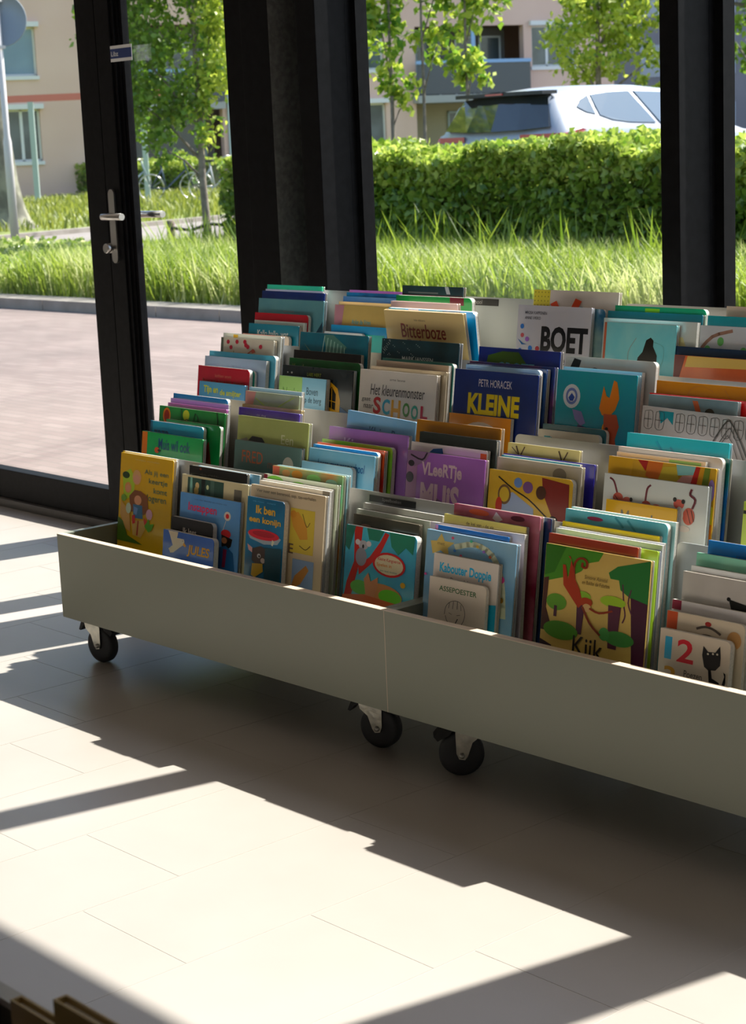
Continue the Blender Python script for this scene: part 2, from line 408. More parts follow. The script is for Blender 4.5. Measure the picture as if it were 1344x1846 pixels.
def plate(x0, x1, k, mt, label, grp='upright divider plates between the rows'):
    """leaning sheet behind row k, rounded top corners"""
    h = (TZs[k]-BASE[k])/math.cos(math.radians(8)); r = 0.012; w_ = x1-x0
    pts = [(0, 0), (w_, 0)]+[(w_-r+r*math.cos(a), h-r+r*math.sin(a)) for a in np.linspace(0, PI/2, 6)]+[(r+r*math.cos(a), h-r+r*math.sin(a)) for a in np.linspace(PI/2, PI, 6)]
    bm = bmesh.new(); prism(bm, pts, 'y', 0, 0.003)
    y = TYs[k]-(TZs[k]-BASE[k])*TL+0.0008
    o = bmobj('divider_panel', bm, mt, None, (x0, y, BASE[k]-0.0015)); o.rotation_euler = (-math.radians(8), 0, 0)
    return tag(o, label, 'divider', grp)
plate(-3.845, -3.05, 0, PLATE, 'grey divider plate behind the yellow book, left in the front row')
d_spel = plate(-3.007, -2.13, 0, PLATE, 'grey divider plate with a black name strip behind the koala book')
plate(-2.089, -1.48, 0, PLATE2, 'pale blue grey divider plate behind the numbers book, front row at right')
plate(-3.86, -2.735, 1, PLATE, 'grey divider plate behind the second row of the left trolley')
plate(-2.665, -1.48, 1, PLATE, 'grey divider plate behind the second row of the right trolley')
plate(-3.88, -2.735, 2, PLATE, 'grey divider plate behind the third row of the left trolley')
plate(-2.665, -1.48, 2, PLATE, 'grey divider plate behind the third row of the right trolley')
d_sch = plate(-3.88, -2.735, 3, PLATE2, 'pale blue grey divider plate with a black strip, topmost row of the left trolley')
plate(-2.665, -1.48, 3, PLATE, 'grey divider plate behind the topmost row of the right trolley')
STRIP = mat('name_strip_black', (0.012, 0.013, 0.014, 1), 0.35); LET = mat('strip_lettering', (0.4, 0.4, 0.4, 1), 0.5)
sbox('name_strip', STRIP, (0.074, 0.220, -0.0016, -0.0004, 0.286, 0.300), parent=d_spel)
flat_text('strip_lettering', 'Speelboeken', 0.116, 0.176, 0.2885, 0.2975, -0.0018, LET, d_spel, 0.005)
sbox('name_strip', STRIP, (0.64, 0.825, -0.0016, -0.0004, 0.288, 0.304), parent=d_sch)
flat_text('strip_lettering', 'School', 0.735, 0.772, 0.291, 0.301, -0.0018, LET, d_sch, 0.005)

# ================================================================ BOOKS
# key, stack, left x, front foot y, shelf z, width, height, thickness, lean, roll
BK = [
('als_jij','1A',-3.8384,2.5051,0.220,0.2243,0.3094,0.0113,8,0.000,0.760),
('yel2','1A',-3.8545,2.5211,0.220,0.2297,0.3099,0.0094,8,0.000,0.588),
('jules','1B',-3.5560,2.4431,0.220,0.2001,0.1598,0.0150,8,0.000,0.605),
('ik_lees','1B',-3.5546,2.4631,0.220,0.1656,0.1887,0.0132,8,0.000,0.603),
('instappen','1B',-3.5459,2.4811,0.220,0.2342,0.2457,0.0094,8,0.000,0.614),
('theater','1B',-3.5617,2.4951,0.220,0.2576,0.2852,0.0094,8,0.000,0.618),
('blackb','1B',-3.5533,2.5091,0.220,0.2235,0.3052,0.0094,8,0.000,0.616),
('bluethin','1B',-3.5364,2.5231,0.220,0.2367,0.3043,0.0075,8,0.000,0.621),
('konijn','1C',-3.2162,2.4251,0.220,0.1320,0.2809,0.0132,8,0.000,0.632),
('vier','1C',-3.2291,2.4431,0.220,0.2587,0.3043,0.0103,8,0.000,0.648),
('white1','1C',-3.2185,2.4581,0.220,0.2446,0.3122,0.0075,8,0.000,0.650),
('white2','1C',-3.2237,2.4701,0.220,0.2413,0.3139,0.0075,8,0.000,0.651),
('greentree','1C',-3.2333,2.4821,0.220,0.2563,0.3218,0.0094,8,0.000,0.654),
('orangegr','1C',-3.2201,2.4961,0.220,0.2420,0.3395,0.0094,8,0.000,0.656),
('bluewh','1C',-3.2215,2.5101,0.220,0.2440,0.3386,0.0094,8,0.000,0.657),
('koala','1D',-2.9210,2.4651,0.220,0.2203,0.2465,0.0150,8,0.000,0.686),
('olive','1D',-2.9222,2.4851,0.220,0.2050,0.2667,0.0094,8,0.000,0.687),
('silver','1D',-2.9298,2.4991,0.220,0.2290,0.2744,0.0094,8,0.000,0.690),
('grey','1D',-2.9248,2.5131,0.220,0.2461,0.2861,0.0075,8,0.000,0.697),
('assepoester','1E',-2.6099,2.4201,0.220,0.1591,0.1891,0.0094,8,0.000,0.714),
('kabouter','1E',-2.6155,2.4338,0.220,0.1804,0.2328,0.0113,8,0.000,0.718),
('sterren','1E',-2.6565,2.4494,0.220,0.2515,0.2726,0.0113,8,0.000,0.726),
('blue2','1E',-2.6492,2.4650,0.220,0.2061,0.2806,0.0075,8,0.000,0.722),
('lilac','1E',-2.6693,2.4766,0.220,0.2654,0.2811,0.0094,8,-0.025,0.731),
('yellow3','1E',-2.6509,2.4903,0.220,0.2283,0.2982,0.0094,8,0.000,0.729),
('maroon','1E',-2.6376,2.5039,0.220,0.2386,0.3183,0.0113,8,0.000,0.735),
('navy2','1E',-2.6321,2.5195,0.220,0.2483,0.3142,0.0113,8,0.000,0.740),
('kijk','1F',-2.3074,2.4251,0.220,0.2529,0.2944,0.0094,8,0.000,0.680),
('brown','1F',-2.3150,2.4391,0.220,0.2168,0.3101,0.0094,8,0.000,0.773),
('lime','1F',-2.3131,2.4531,0.220,0.2495,0.3060,0.0075,8,0.000,0.783),
('white3','1F',-2.3220,2.4651,0.220,0.2578,0.3146,0.0075,8,0.000,0.785),
('white4','1F',-2.3260,2.4771,0.220,0.2558,0.3155,0.0066,8,0.000,0.785),
('olive2','1F',-2.3270,2.4881,0.220,0.2357,0.3231,0.0094,8,0.000,0.782),
('blue3','1F',-2.3331,2.5021,0.220,0.2488,0.3443,0.0103,8,0.000,0.786),
('pale1','1F',-2.3325,2.5171,0.220,0.2538,0.3454,0.0094,8,0.000,0.789),
('een_twee','1G',-2.0217,2.4251,0.220,0.1530,0.1798,0.0132,8,0.000,0.810),
('lolly','1G',-2.0240,2.4431,0.220,0.1691,0.2080,0.0103,8,0.000,0.817),
('white5','1G',-2.0266,2.4581,0.220,0.2072,0.2249,0.0075,8,0.000,0.826),
('grey2','1G',-2.0162,2.4701,0.220,0.2138,0.2745,0.0094,8,0.000,0.832),
('white6','1G',-2.0106,2.4841,0.220,0.2119,0.2828,0.0085,8,0.000,0.836),
('mint','1G',-2.0105,2.4971,0.220,0.2173,0.3037,0.0085,8,0.000,0.839),
('blue4','1G',-1.9969,2.5101,0.220,0.2091,0.3256,0.0085,8,0.000,0.843),
('muis','2A',-3.8633,2.6021,0.345,0.2584,0.2248,0.0113,8,0.000,0.599),
('zaza','2A',-3.8514,2.6181,0.345,0.2250,0.2508,0.0103,8,0.000,0.599),
('greenr','2A',-3.8047,2.6331,0.345,0.2281,0.2563,0.0094,8,0.000,0.607),
('forest','2A',-3.8561,2.6471,0.345,0.2767,0.2852,0.0094,8,0.000,0.608),
('purple1','2A',-3.8397,2.6611,0.345,0.2479,0.2926,0.0075,8,0.000,0.609),
('lilac2','2A',-3.8452,2.6731,0.345,0.2437,0.3024,0.0075,8,0.000,0.609),
('blue5','2A',-3.8505,2.6851,0.345,0.2301,0.3127,0.0094,8,0.000,0.609),
('fred','2B',-3.4858,2.6091,0.345,0.2493,0.2355,0.0113,8,0.000,0.638),
('een','2B',-3.4983,2.6251,0.345,0.2655,0.2915,0.0113,8,0.000,0.641),
('purple2','2B',-3.5181,2.6411,0.345,0.2303,0.3075,0.0103,8,0.000,0.638),
('gold1','2B',-3.5246,2.6561,0.345,0.2262,0.3135,0.0094,8,0.000,0.640),
('meadow','2B',-3.5320,2.6701,0.345,0.2060,0.3431,0.0094,8,0.000,0.638),
('paleblue2','2B',-3.5373,2.6841,0.345,0.2021,0.3502,0.0094,8,0.000,0.639),
('sky1','2C',-3.2274,2.6051,0.345,0.1784,0.2101,0.0113,8,0.000,0.660),
('lassa','2C',-3.2213,2.6211,0.345,0.2261,0.2386,0.0113,8,0.000,0.668),
('blue6','2C',-3.2269,2.6371,0.345,0.2245,0.2446,0.0094,8,0.000,0.669),
('red1','2C',-3.2297,2.6511,0.345,0.2319,0.2465,0.0113,8,0.000,0.672),
('green1','2C',-3.2310,2.6671,0.345,0.2425,0.2522,0.0113,8,0.000,0.676),
('purple3','2C',-3.2264,2.6831,0.345,0.2691,0.2796,0.0122,8,0.000,0.682),
('kleinep','2C',-3.1959,2.7001,0.345,0.2292,0.3086,0.0094,8,0.046,0.680),
('vleertje','2D',-2.8867,2.6171,0.345,0.2365,0.2648,0.0103,8,0.000,0.713),
('white7','2D',-2.8919,2.6321,0.345,0.2301,0.2808,0.0103,8,0.000,0.714),
('inde','2D',-2.8834,2.6471,0.345,0.2325,0.3016,0.0122,8,0.000,0.717),
('gold2','2D',-2.9123,2.6641,0.345,0.2557,0.3234,0.0113,8,0.000,0.719),
('dogs','2E',-2.6407,2.6221,0.345,0.2309,0.2479,0.0122,8,0.000,0.747),
('grey3','2E',-2.6370,2.6391,0.345,0.2332,0.2713,0.0103,8,0.000,0.751),
('tealthin','2E',-2.6406,2.6541,0.345,0.2174,0.2731,0.0085,8,0.000,0.750),
('navy3','2E',-2.6468,2.6671,0.345,0.2518,0.2735,0.0094,8,0.000,0.755),
('autumn','2E',-2.6493,2.6811,0.345,0.1998,0.2943,0.0094,8,0.000,0.751),
('maan','2F',-2.3062,2.6051,0.345,0.1726,0.2258,0.0103,8,0.000,0.790),
('tijgers','2F',-2.3280,2.6201,0.345,0.2517,0.2717,0.0113,8,0.000,0.802),
('dorp','2F',-2.3336,2.6361,0.345,0.2598,0.3025,0.0094,8,0.000,0.805),
('white8','2F',-2.3266,2.6501,0.345,0.2167,0.3101,0.0075,8,0.000,0.800),
('white9','2F',-2.3333,2.6621,0.345,0.2532,0.3180,0.0094,8,0.000,0.808),
('blue7','2F',-2.3349,2.6761,0.345,0.2597,0.3146,0.0094,8,0.000,0.811),
('turq','2F',-2.3368,2.6901,0.345,0.2483,0.3408,0.0094,8,0.000,0.810),
('lime2','2G',-2.0210,2.6571,0.345,0.1902,0.2450,0.0113,8,0.000,0.852),
('tijn','3A',-3.8523,2.7851,0.463,0.1927,0.2154,0.0094,8,0.000,0.615),
('anna','3A',-3.8793,2.7991,0.463,0.2167,0.2529,0.0113,8,0.000,0.617),
('greenround','3A',-3.8809,2.8151,0.463,0.2189,0.2482,0.0085,8,0.000,0.619),
('paleblue3','3A',-3.8908,2.8281,0.463,0.2577,0.2739,0.0113,8,0.000,0.624),
('sky2','3A',-3.8937,2.8441,0.463,0.2777,0.2854,0.0113,8,0.000,0.628),
('poppy','3A',-3.8671,2.8601,0.463,0.2215,0.3209,0.0113,8,0.000,0.627),
('white10','3A',-3.8792,2.8761,0.463,0.2420,0.3300,0.0113,8,0.000,0.630),
('boven','3B',-3.5295,2.7891,0.463,0.1782,0.2494,0.0132,8,0.000,0.648),
('lighthouse','3B',-3.5405,2.8071,0.463,0.2657,0.2731,0.0113,8,0.000,0.660),
('karel','3B',-3.5354,2.8231,0.463,0.2669,0.2893,0.0113,8,0.000,0.662),
('black2','3B',-3.5388,2.8391,0.463,0.2505,0.3071,0.0113,8,0.000,0.663),
('whale','3B',-3.5362,2.8551,0.463,0.2541,0.3504,0.0113,8,0.000,0.665),
('school','3C',-3.2295,2.7891,0.463,0.2602,0.2835,0.0113,8,0.000,0.693),
('beige2','3C',-3.2108,2.8051,0.463,0.2549,0.2903,0.0094,8,0.000,0.696),
('beige3','3C',-3.2079,2.8191,0.463,0.2435,0.3026,0.0094,8,0.000,0.698),
('teal4','3C',-3.2024,2.8331,0.463,0.2396,0.3065,0.0113,8,0.000,0.699),
('janssen','3C',-3.2257,2.8491,0.463,0.2602,0.3495,0.0122,8,0.000,0.703),
('orange1','3D',-2.9206,2.7871,0.463,0.1906,0.2051,0.0094,8,0.000,0.722),
('kleine','3D',-2.9244,2.8011,0.463,0.2534,0.3014,0.0113,8,0.000,0.734),
('paleblue4','3D',-2.9079,2.8171,0.463,0.2261,0.3101,0.0094,8,0.000,0.734),
('navy5','3D',-2.9185,2.8311,0.463,0.2431,0.3102,0.0113,8,0.000,0.737),
('maroon2','3D',-2.9262,2.8471,0.463,0.2584,0.3134,0.0113,8,0.000,0.740),
('grote','3D',-2.9152,2.8631,0.463,0.2458,0.3448,0.0113,8,0.000,0.742),
('tim','3E',-2.6491,2.7891,0.463,0.1697,0.1913,0.0103,8,0.000,0.758),
('teal5','3E',-2.6510,2.8041,0.463,0.1771,0.2005,0.0103,8,0.000,0.761),
('fish','3E',-2.6328,2.8191,0.463,0.2179,0.3151,0.0113,8,0.000,0.773),
('paleblue5','3E',-2.6321,2.8351,0.463,0.2150,0.3197,0.0103,8,0.000,0.775),
('greyw','3E',-2.6413,2.8501,0.463,0.2475,0.3404,0.0113,8,0.000,0.781),
('stad','3F',-2.3806,2.7971,0.463,0.3799,0.2538,0.0103,8,0.017,0.837),
('dusk','3F',-2.3754,2.8121,0.463,0.2205,0.2816,0.0103,8,0.000,0.813),
('red2','3F',-2.3865,2.8271,0.463,0.3111,0.2819,0.0094,8,0.000,0.829),
('orange2','3F',-2.3815,2.8411,0.463,0.2870,0.3059,0.0103,8,0.000,0.828),
('pinkr','4A',-3.8842,2.9631,0.588,0.1944,0.1955,0.0094,8,0.000,0.633),
('kallo','4A',-3.8778,2.9771,0.588,0.2092,0.2216,0.0103,8,0.000,0.638),
('white11','4A',-3.8736,2.9921,0.588,0.2087,0.2291,0.0085,8,0.000,0.640),
('red3','4A',-3.8893,3.0051,0.588,0.2230,0.2472,0.0103,8,0.000,0.641),
('coertje','4A',-3.8947,3.0201,0.588,0.2698,0.2837,0.0113,8,0.000,0.647),
('navy6','4A',-3.9022,3.0361,0.588,0.2591,0.3024,0.0094,8,0.000,0.647),
('white12','4A',-3.9056,3.0501,0.588,0.2390,0.3059,0.0066,8,0.000,0.647),
('green3','4A',-3.9130,3.0611,0.588,0.2301,0.3164,0.0094,8,0.000,0.647),
('greysm','4B',-3.5566,2.9691,0.588,0.1488,0.2153,0.0085,8,0.000,0.663),
('blue8','4B',-3.5471,2.9821,0.588,0.2113,0.2312,0.0103,8,0.000,0.674),
('antonia','4B',-3.5541,2.9971,0.588,0.2580,0.2801,0.0113,8,0.000,0.679),
('cream2','4B',-3.5581,3.0131,0.588,0.2321,0.2871,0.0075,8,0.000,0.677),
('blue9','4B',-3.5558,3.0251,0.588,0.2178,0.2991,0.0094,8,0.000,0.677),
('tealpat','4B',-3.5597,3.0391,0.588,0.2097,0.3080,0.0085,8,0.000,0.677),
('pink1','4B',-3.5642,3.0521,0.588,0.2017,0.3129,0.0075,8,0.000,0.678),
('bitter','4C',-3.2614,2.9721,0.588,0.2696,0.2860,0.0103,-7,0.000,0.704),
('multi','4C',-3.2735,2.9871,0.588,0.2921,0.2868,0.0113,-4.5,0.000,0.709),
('pinkw','4C',-3.3013,3.0031,0.588,0.2304,0.2992,0.0103,-1,0.000,0.702),
('greenred','4C',-3.3205,3.0181,0.588,0.2613,0.3101,0.0122,3,0.000,0.707),
('dark3','4C',-3.3460,3.0351,0.588,0.2124,0.3315,0.0103,8,0.000,0.704),
('boet','4D',-2.9072,2.9921,0.588,0.2215,0.3027,0.0103,8,0.000,0.755),
('teal6','4D',-2.8950,3.0071,0.588,0.2350,0.2990,0.0113,8,0.000,0.760),
('bunny','4D',-2.8911,3.0231,0.588,0.2535,0.3351,0.0103,8,0.000,0.765),
('ice','4E',-2.6334,2.9771,0.588,0.1983,0.2763,0.0103,8,0.000,0.789),
('palewide','4E',-2.6488,2.9921,0.588,0.2550,0.2831,0.0103,8,0.000,0.797),
('tealnavy','4E',-2.6521,3.0071,0.588,0.2582,0.2970,0.0113,8,0.000,0.799),
('green4','4E',-2.6462,3.0231,0.588,0.2487,0.3073,0.0113,8,0.000,0.801),
('draken','4F',-2.4256,2.9651,0.588,0.2831,0.2175,0.0103,8,0.000,0.833),
('navy7','4F',-2.4394,2.9801,0.588,0.3107,0.2334,0.0113,8,0.000,0.838),
('branches','4F',-2.3882,2.9961,0.588,0.2699,0.2776,0.0113,8,0.000,0.841),
('teal7','4F',-2.3838,3.0121,0.588,0.2394,0.2962,0.0103,8,0.000,0.839),
('pink2','4F',-2.3487,3.0271,0.588,0.1786,0.3158,0.0094,8,0.000,0.836)
]
GAIN = 2.1
def cmat(c1, c2=None, sc_=14.0):
    n = 'cover_'+c1+('_'+c2 if c2 else '')
    return mat(n, hx(c1, GAIN), 0.27, 0, hx(c2, GAIN) if c2 else None, sc_, spec=0.5, coat=0.35, detail=4)
def imat(c): return mat('ink_'+c, hx(c, GAIN), 0.32)
BACKS = [mat('back_cover_%d' % i, c, 0.3, coat=0.3) for i, c in enumerate(((0.55, 0.52, 0.47, 1), (0.45, 0.47, 0.5, 1), (0.5, 0.45, 0.36, 1)))]
PAGES = mat('page_block', (0.78, 0.75, 0.68, 1), 0.7, 0, (0.62, 0.59, 0.53, 1), 300, contrast=(0.3, 0.7))
# style: h hardback, s paperback, b board book with rounded corners
# art: r rectangle, e ellipse, p polygon, l stroke, t lettering (string, u0, u1, vtop, vbottom, colour, bold, shear)
def blob(u, v, r, c): return ('e', u, v, r, r, c)
COV = {
'als_jij': ('yellow picture book with a crowd of children, leftmost in the front row', 'f0c010', 'd8a808', 'h', [
  ('t', 'Als jij een', .47, .92, .19, .28, '2a4a40', .01, 0), ('t', 'keertje', .56, .91, .31, .41, '2a4a40', .01, 0), ('t', 'komt', .66, .91, .44, .52, '2a4a40', .01, 0), ('t', 'logeren', .54, .9, .55, .67, '2a4a40', .01, 0), ('t', 'vrolijke verhalen', .28, .74, .06, .085, 'f0d880', 0, 0),
  ('p', [(.05, .3), (.2, .22), (.3, .34), (.28, .6), (.1, .7)], '88a020'), ('e', .12, .32, .07, .05, '1a3010'), ('e', .33, .33, .085, .11, 'c89860'), ('e', .33, .36, .06, .07, 'e0a080'), ('e', .17, .5, .065, .08, 'b07840'), ('e', .17, .51, .045, .055, 'e09a78'),
  ('p', [(.2, .62), (.3, .52), (.42, .52), (.55, .58), (.58, .78), (.5, .86), (.24, .84)], '6a3c18'), ('e', .37, .66, .07, .07, 'd89870'), ('p', [(.28, .73), (.46, .73), (.48, .92), (.3, .93)], '2a5a80'), ('p', [(.3, .76), (.38, .78), (.36, .88), (.3, .86)], '5878a8'),
  ('e', .6, .84, .06, .08, 'c89ab0'), ('p', [(.5, .9), (.58, .95), (.56, 1.04), (.5, 1.0)], 'b03028'), ('p', [(.05, .7), (.22, .86), (.26, 1.15), (.14, 1.1), (.04, .9)], 'd0a050'), ('p', [(.27, .98), (.5, .94), (.54, 1.06), (.46, 1.2), (.3, 1.18)], 'd8b060'), ('p', [(.385, .96), (.41, .96), (.4, 1.18), (.37, 1.18)], '8a2818'),
  ('p', [(.27, .9), (.33, .88), (.34, 1.0), (.29, 1.02)], 'b82020'), ('p', [(.52, 1.02), (.6, .9), (.62, .98), (.7, .96), (.66, 1.06), (.6, 1.1)], '488818'), ('p', [(.0, .95), (.1, 1.0), (.2, 1.2), (.5, 1.3), (.0, 1.3)], '3a5810'), ('e', .2, .8, .05, .08, 'a8b8a0'), ('e', .1, .66, .05, .05, '58802a')]),
'yel2': ('thin yellow book pressed against the back of the big yellow one', 'c0a020', None, 's', []),
'jules': ('small blue board book with a white bird and orange lettering', '2f56a0', '274a90', 'b', [
  ('p', [(.1, .0), (.3, .0), (.28, .12), (.42, .12), (.43, .22), (.34, .3), (.22, .42), (.16, .44), (.12, .36), (.2, .28), (.14, .1)], 'c8bca8'), ('e', .38, .17, .05, .045, 'd8d0c0'), ('p', [(.42, .18), (.47, .24), (.44, .27), (.4, .24)], 'e0a020'), ('e', .395, .16, .008, .008, '101010'), ('t', 'JULES', .49, .93, .2, .44, 'e8a818', .03, .12), ('e', .45, .6, .1, .08, 'a04818')]),
'ik_lees': ('small black board book half hidden behind the bird book', '151316', None, 'b', [('t', 'Ik lees', .3, .62, .22, .36, 'd0c8c0', .01, 0)]),
'instappen': ('blue picture book with red lettering and a conductor holding a signal disc', '4f80b0', '3f70a8', 'h', [
  ('t', 'Instappen', .14, .62, .14, .32, 'a81848', .02, .05), ('t', 'van der liende en mijne lus', .24, .78, .07, .095, '28406a', 0, 0), ('e', .8, .26, .055, .075, 'e8e0d8'), ('e', .8, .26, .028, .04, 'b81818'), ('l', [(.78, .34), (.74, .5)], .008, 'd8d8d8'),
  ('e', .79, .55, .08, .07, 'b02028'), ('p', [(.72, .57), (.9, .62), (.88, .74), (.82, .8), (.73, .76)], '1c1512'), ('e', .77, .66, .045, .05, '8a5838'), ('p', [(.66, .8), (.8, .74), (.92, .84), (.96, 1.15), (.66, 1.15)], '164878'), ('p', [(.76, .8), (.82, .8), (.8, 1.1), (.75, 1.1)], '701838')]),
'theater': ('cream picture book with a dark green forest scene across its top', 'c8bd98', 'b8ad88', 'h', [
  ('r', .09, .03, .64, .6, '244038'), ('p', [(.13, .03), (.16, .03), (.18, .4), (.12, .4)], '6a9a90'), ('p', [(.3, .03), (.36, .03), (.36, .4), (.31, .4)], '141a18'), ('p', [(.44, .03), (.5, .03), (.5, .4), (.45, .4)], '3a544c'), ('e', .24, .14, .03, .05, 'b09868'), ('e', .23, .22, .035, .06, '9a8448'), ('e', .4, .14, .02, .035, 'a8b088'), ('r', .8, .1, .91, .34, '58544a')]),
'blackb': ('black picture book behind the forest book', '14110f', None, 'h', [('e', .2, .04, .02, .02, '602010'), ('t', 'de reis', .2, .5, .1, .14, '3a3430', 0, 0)]),
'bluethin': ('thin light blue book at the back of the second front stack', '58a0d0', '80bce0', 's', []),
'konijn': ('teal board book with yellow lettering and a donkey under a red disc', '0f6088', '0c4a6a', 'b', [
  ('t', 'Ik ben', .24, .76, .2, .42, 'f0b828', .03, 0), ('t', 'een konijn', .07, .92, .5, .72, 'f0b828', .03, 0), ('t', 'ole risom   richard', .15, .75, .08, .12, '3a88b0', 0, 0), ('p', [(.05, .98), (.5, .82), (.95, 1.0), (.86, 1.16), (.5, 1.22), (.12, 1.12)], '7a8890'), ('e', .48, .97, .42, .14, 'a81828'), ('e', .48, .95, .3, .08, '8a1020'), ('p', [(.72, 1.05), (.78, 1.1), (.74, 1.22), (.7, 1.2)], 'c8c8b0'),
  ('p', [(.06, 1.28), (.2, 1.36), (.24, 1.52), (.1, 1.44)], 'b08888'), ('p', [(.2, 1.38), (.42, 1.28), (.62, 1.36), (.6, 1.7), (.4, 1.85), (.2, 1.7)], '3a2c26'), ('e', .39, 1.55, .05, .06, 'd8d8d8'), ('e', .4, 1.56, .025, .03, '101010'), ('e', .5, 1.66, .06, .07, 'a89890'), ('p', [(.22, 1.78), (.5, 1.74), (.52, 1.95), (.3, 2.15), (.2, 2.1)], 'c8a018'), ('p', [(.55, 1.3), (.98, 1.25), (.98, 2.3), (.55, 2.3)], '143c48')]),
'vier': ('large cream picture book with small yellow and blue animal vignettes', 'c0ae90', 'b4a284', 'h', [
  ('t', 'Vier keer een berenvol, aap, tas-verhalen', .08, .88, .045, .1, '50463c', .004, 0), ('r', .56, .22, .88, .8, 'c0a838'), ('p', [(.56, .3), (.66, .26), (.78, .42), (.8, .6), (.7, .62), (.6, .46)], 'b07c28'), ('e', .6, .3, .04, .05, 'a87020'), ('l', [(.72, .28), (.78, .44), (.82, .38)], .008, '50401c'), ('l', [(.7, .7), (.78, .74), (.84, .68)], .01, '50401c'), ('t', 'U', .46, .52, .52, .63, '503c30', .01, 0), ('t', 'LE', .48, .62, .69, .82, '503c30', .01, 0), ('t', 'U', .46, .52, 1.0, 1.1, '503c30', .01, 0), ('r', .62, .88, .9, 1.35, '7890b0'), ('p', [(.66, 1.1), (.8, .94), (.84, 1.0), (.74, 1.2), (.6, 1.3)], 'b88040')]),
'white1': ('white book with a grey corner behind the large cream one', 'd8d4cc', None, 's', [('r', .9, .0, 1., .2, '605c54')]),
'white2': ('thin white book in the middle of the cream book stack', 'd0ccc4', None, 's', []),
'greentree': ('white picture book with round green trees along its top', 'd8dccc', 'c8d4b4', 'h', [('r', 0, 0, .05, .6, '6a1c28'), ('e', .16, .08, .12, .07, '5a9a28'), ('e', .48, .12, .13, .08, '68a830'), ('e', .8, .14, .12, .08, '4a8a30'), ('e', .9, .3, .06, .1, '90b050')]),
'orangegr': ('orange and green picture book rising from the cream book stack', 'c88448', '60a070', 'h', [('r', 0, 0, .1, .2, 'c06048'), ('e', .2, .08, .06, .05, 'd8a060'), ('e', .36, .08, .08, .06, 'e09830'), ('e', .6, .1, .1, .06, '78b060'), ('e', .85, .12, .08, .05, '90b8a0')]),
'bluewh': ('pale blue book at the back of the cream book stack', '5a98a8', '90b8c0', 'h', []),
'koala': ('board book with a koala in a red tree and a red framed title', '2f7ea0', '3a98a8', 'b', [
  ('p', [(.12, .0), (.24, .0), (.22, .4), (.2, .6), (.1, 1.1), (.0, 1.1), (.05, .8), (.14, .5)], '981c14'), ('p', [(.2, .55), (.36, .4), (.5, .16), (.56, .02), (.62, .04), (.52, .3), (.38, .5), (.22, .68)], 'a0201a'), ('p', [(.0, .0), (.14, .0), (.06, .36), (.0, .3)], '18584c'), ('p', [(.3, .0), (.55, .0), (.48, .16), (.34, .16)], '1a6450'), ('p', [(.62, .0), (.98, .0), (.96, .26), (.86, .18), (.76, .3), (.66, .2)], '1c6a54'),
  ('e', .26, .25, .07, .065, '8c8c94'), ('e', .18, .22, .035, .04, 'b8b0b4'), ('e', .34, .22, .035, .04, 'b8b0b4'), ('e', .26, .27, .015, .03, '181818'), ('e', .24, .42, .08, .13, '70707a'), ('e', .64, .46, .23, .17, 'a01818'), ('e', .64, .46, .2, .14, 'e0d4b0'), ('t', 'Kleine Kangoeroe', .48, .8, .37, .43, '981818', .01, 0), ('t', 'Spelen in', .47, .68, .45, .51, 'd08020', .01, 0), ('t', 'een leuk boekje', .52, .76, .54, .57, '306860', 0, 0),
  ('e', .55, .9, .3, .16, 'c88850'), ('e', .85, .7, .035, .04, 'd8a818'), ('e', .25, .85, .14, .1, '489830'), ('e', .68, .9, .16, .1, '58a828'), ('p', [(.3, .72), (.36, .62), (.4, .74), (.5, .66), (.5, .8), (.46, .96), (.34, .96)], 'b07850'), ('p', [(.0, 1.0), (.3, .94), (.8, .98), (1., 1.2), (.0, 1.2)], 'b05830')]),
'olive': ('dark olive book directly behind the koala board book', '2c2c20', '38342a', 'h', [('e', .2, .16, .08, .03, '604030'), ('e', .75, .24, .15, .05, '807048')]),
'silver': ('silvery grey green book behind the dark olive one', '7e8a7c', '98a094', 's', []),
'grey': ('plain grey book leaning against the name strip divider', '747470', '86867e', 's', []),
'assepoester': ('small cream book with a line drawn child face, foremost beside the trolley joint', 'b8aea0', 'b0a698', 'b', [
  ('t', 'ASSEPOESTER', .18, .84, .13, .22, '28502a', .012, 0), ('l', [(.3, .62), (.32, .48), (.4, .38), (.52, .35), (.62, .42), (.66, .55), (.64, .68)], .008, '282420'), ('l', [(.32, .64), (.36, .74), (.46, .8), (.58, .78), (.64, .68)], .008, '282420'), ('l', [(.38, .4), (.37, .5)], .008, '282420'), ('l', [(.45, .37), (.44, .5)], .008, '282420'), ('l', [(.52, .36), (.52, .49)], .008, '282420'), ('l', [(.58, .4), (.59, .5)], .008, '282420'), ('l', [(.38, .58), (.43, .6)], .008, '504038'), ('l', [(.52, .6), (.58, .58)], .008, '504038'), ('l', [(.54, .66), (.5, .76)], .014, '181818'), ('p', [(.34, .78), (.44, .84), (.42, .96), (.3, .94)], '141414'), ('p', [(.54, .84), (.64, .8), (.68, .96), (.56, .96)], '141414')]),
'kabouter': ('white and blue book with bright blue rounded lettering behind the small cream book', 'c4bcb4', 'bcb4ac', 'h', [
  ('t', 'Kabouter Doppie', .1, .9, .13, .32, '1890b8', .03, 0), ('t', 'Dorp vol dromen', .28, .72, .34, .42, '383430', .004, 0), ('p', [(.0, .8), (.5, .7), (1., .62), (1., 1.3), (.0, 1.3)], '0a80a0')]),
'sterren': ('pale blue fairytale book with a yellow star and coloured dots', '5c8cb0', '88b0c8', 'h', [
  ('p', [(.05, .12), (.12, .11), (.17, .02), (.21, .1), (.32, .1), (.25, .17), (.27, .27), (.17, .21), (.08, .26)], 'd0b868'), ('t', 'met', .13, .21, .12, .15, '705830', 0, 0), ('l', [(.34, .14), (.55, .08), (.74, .16), (.86, .4), (.9, .8)], .06, 'b0b8a0')] +
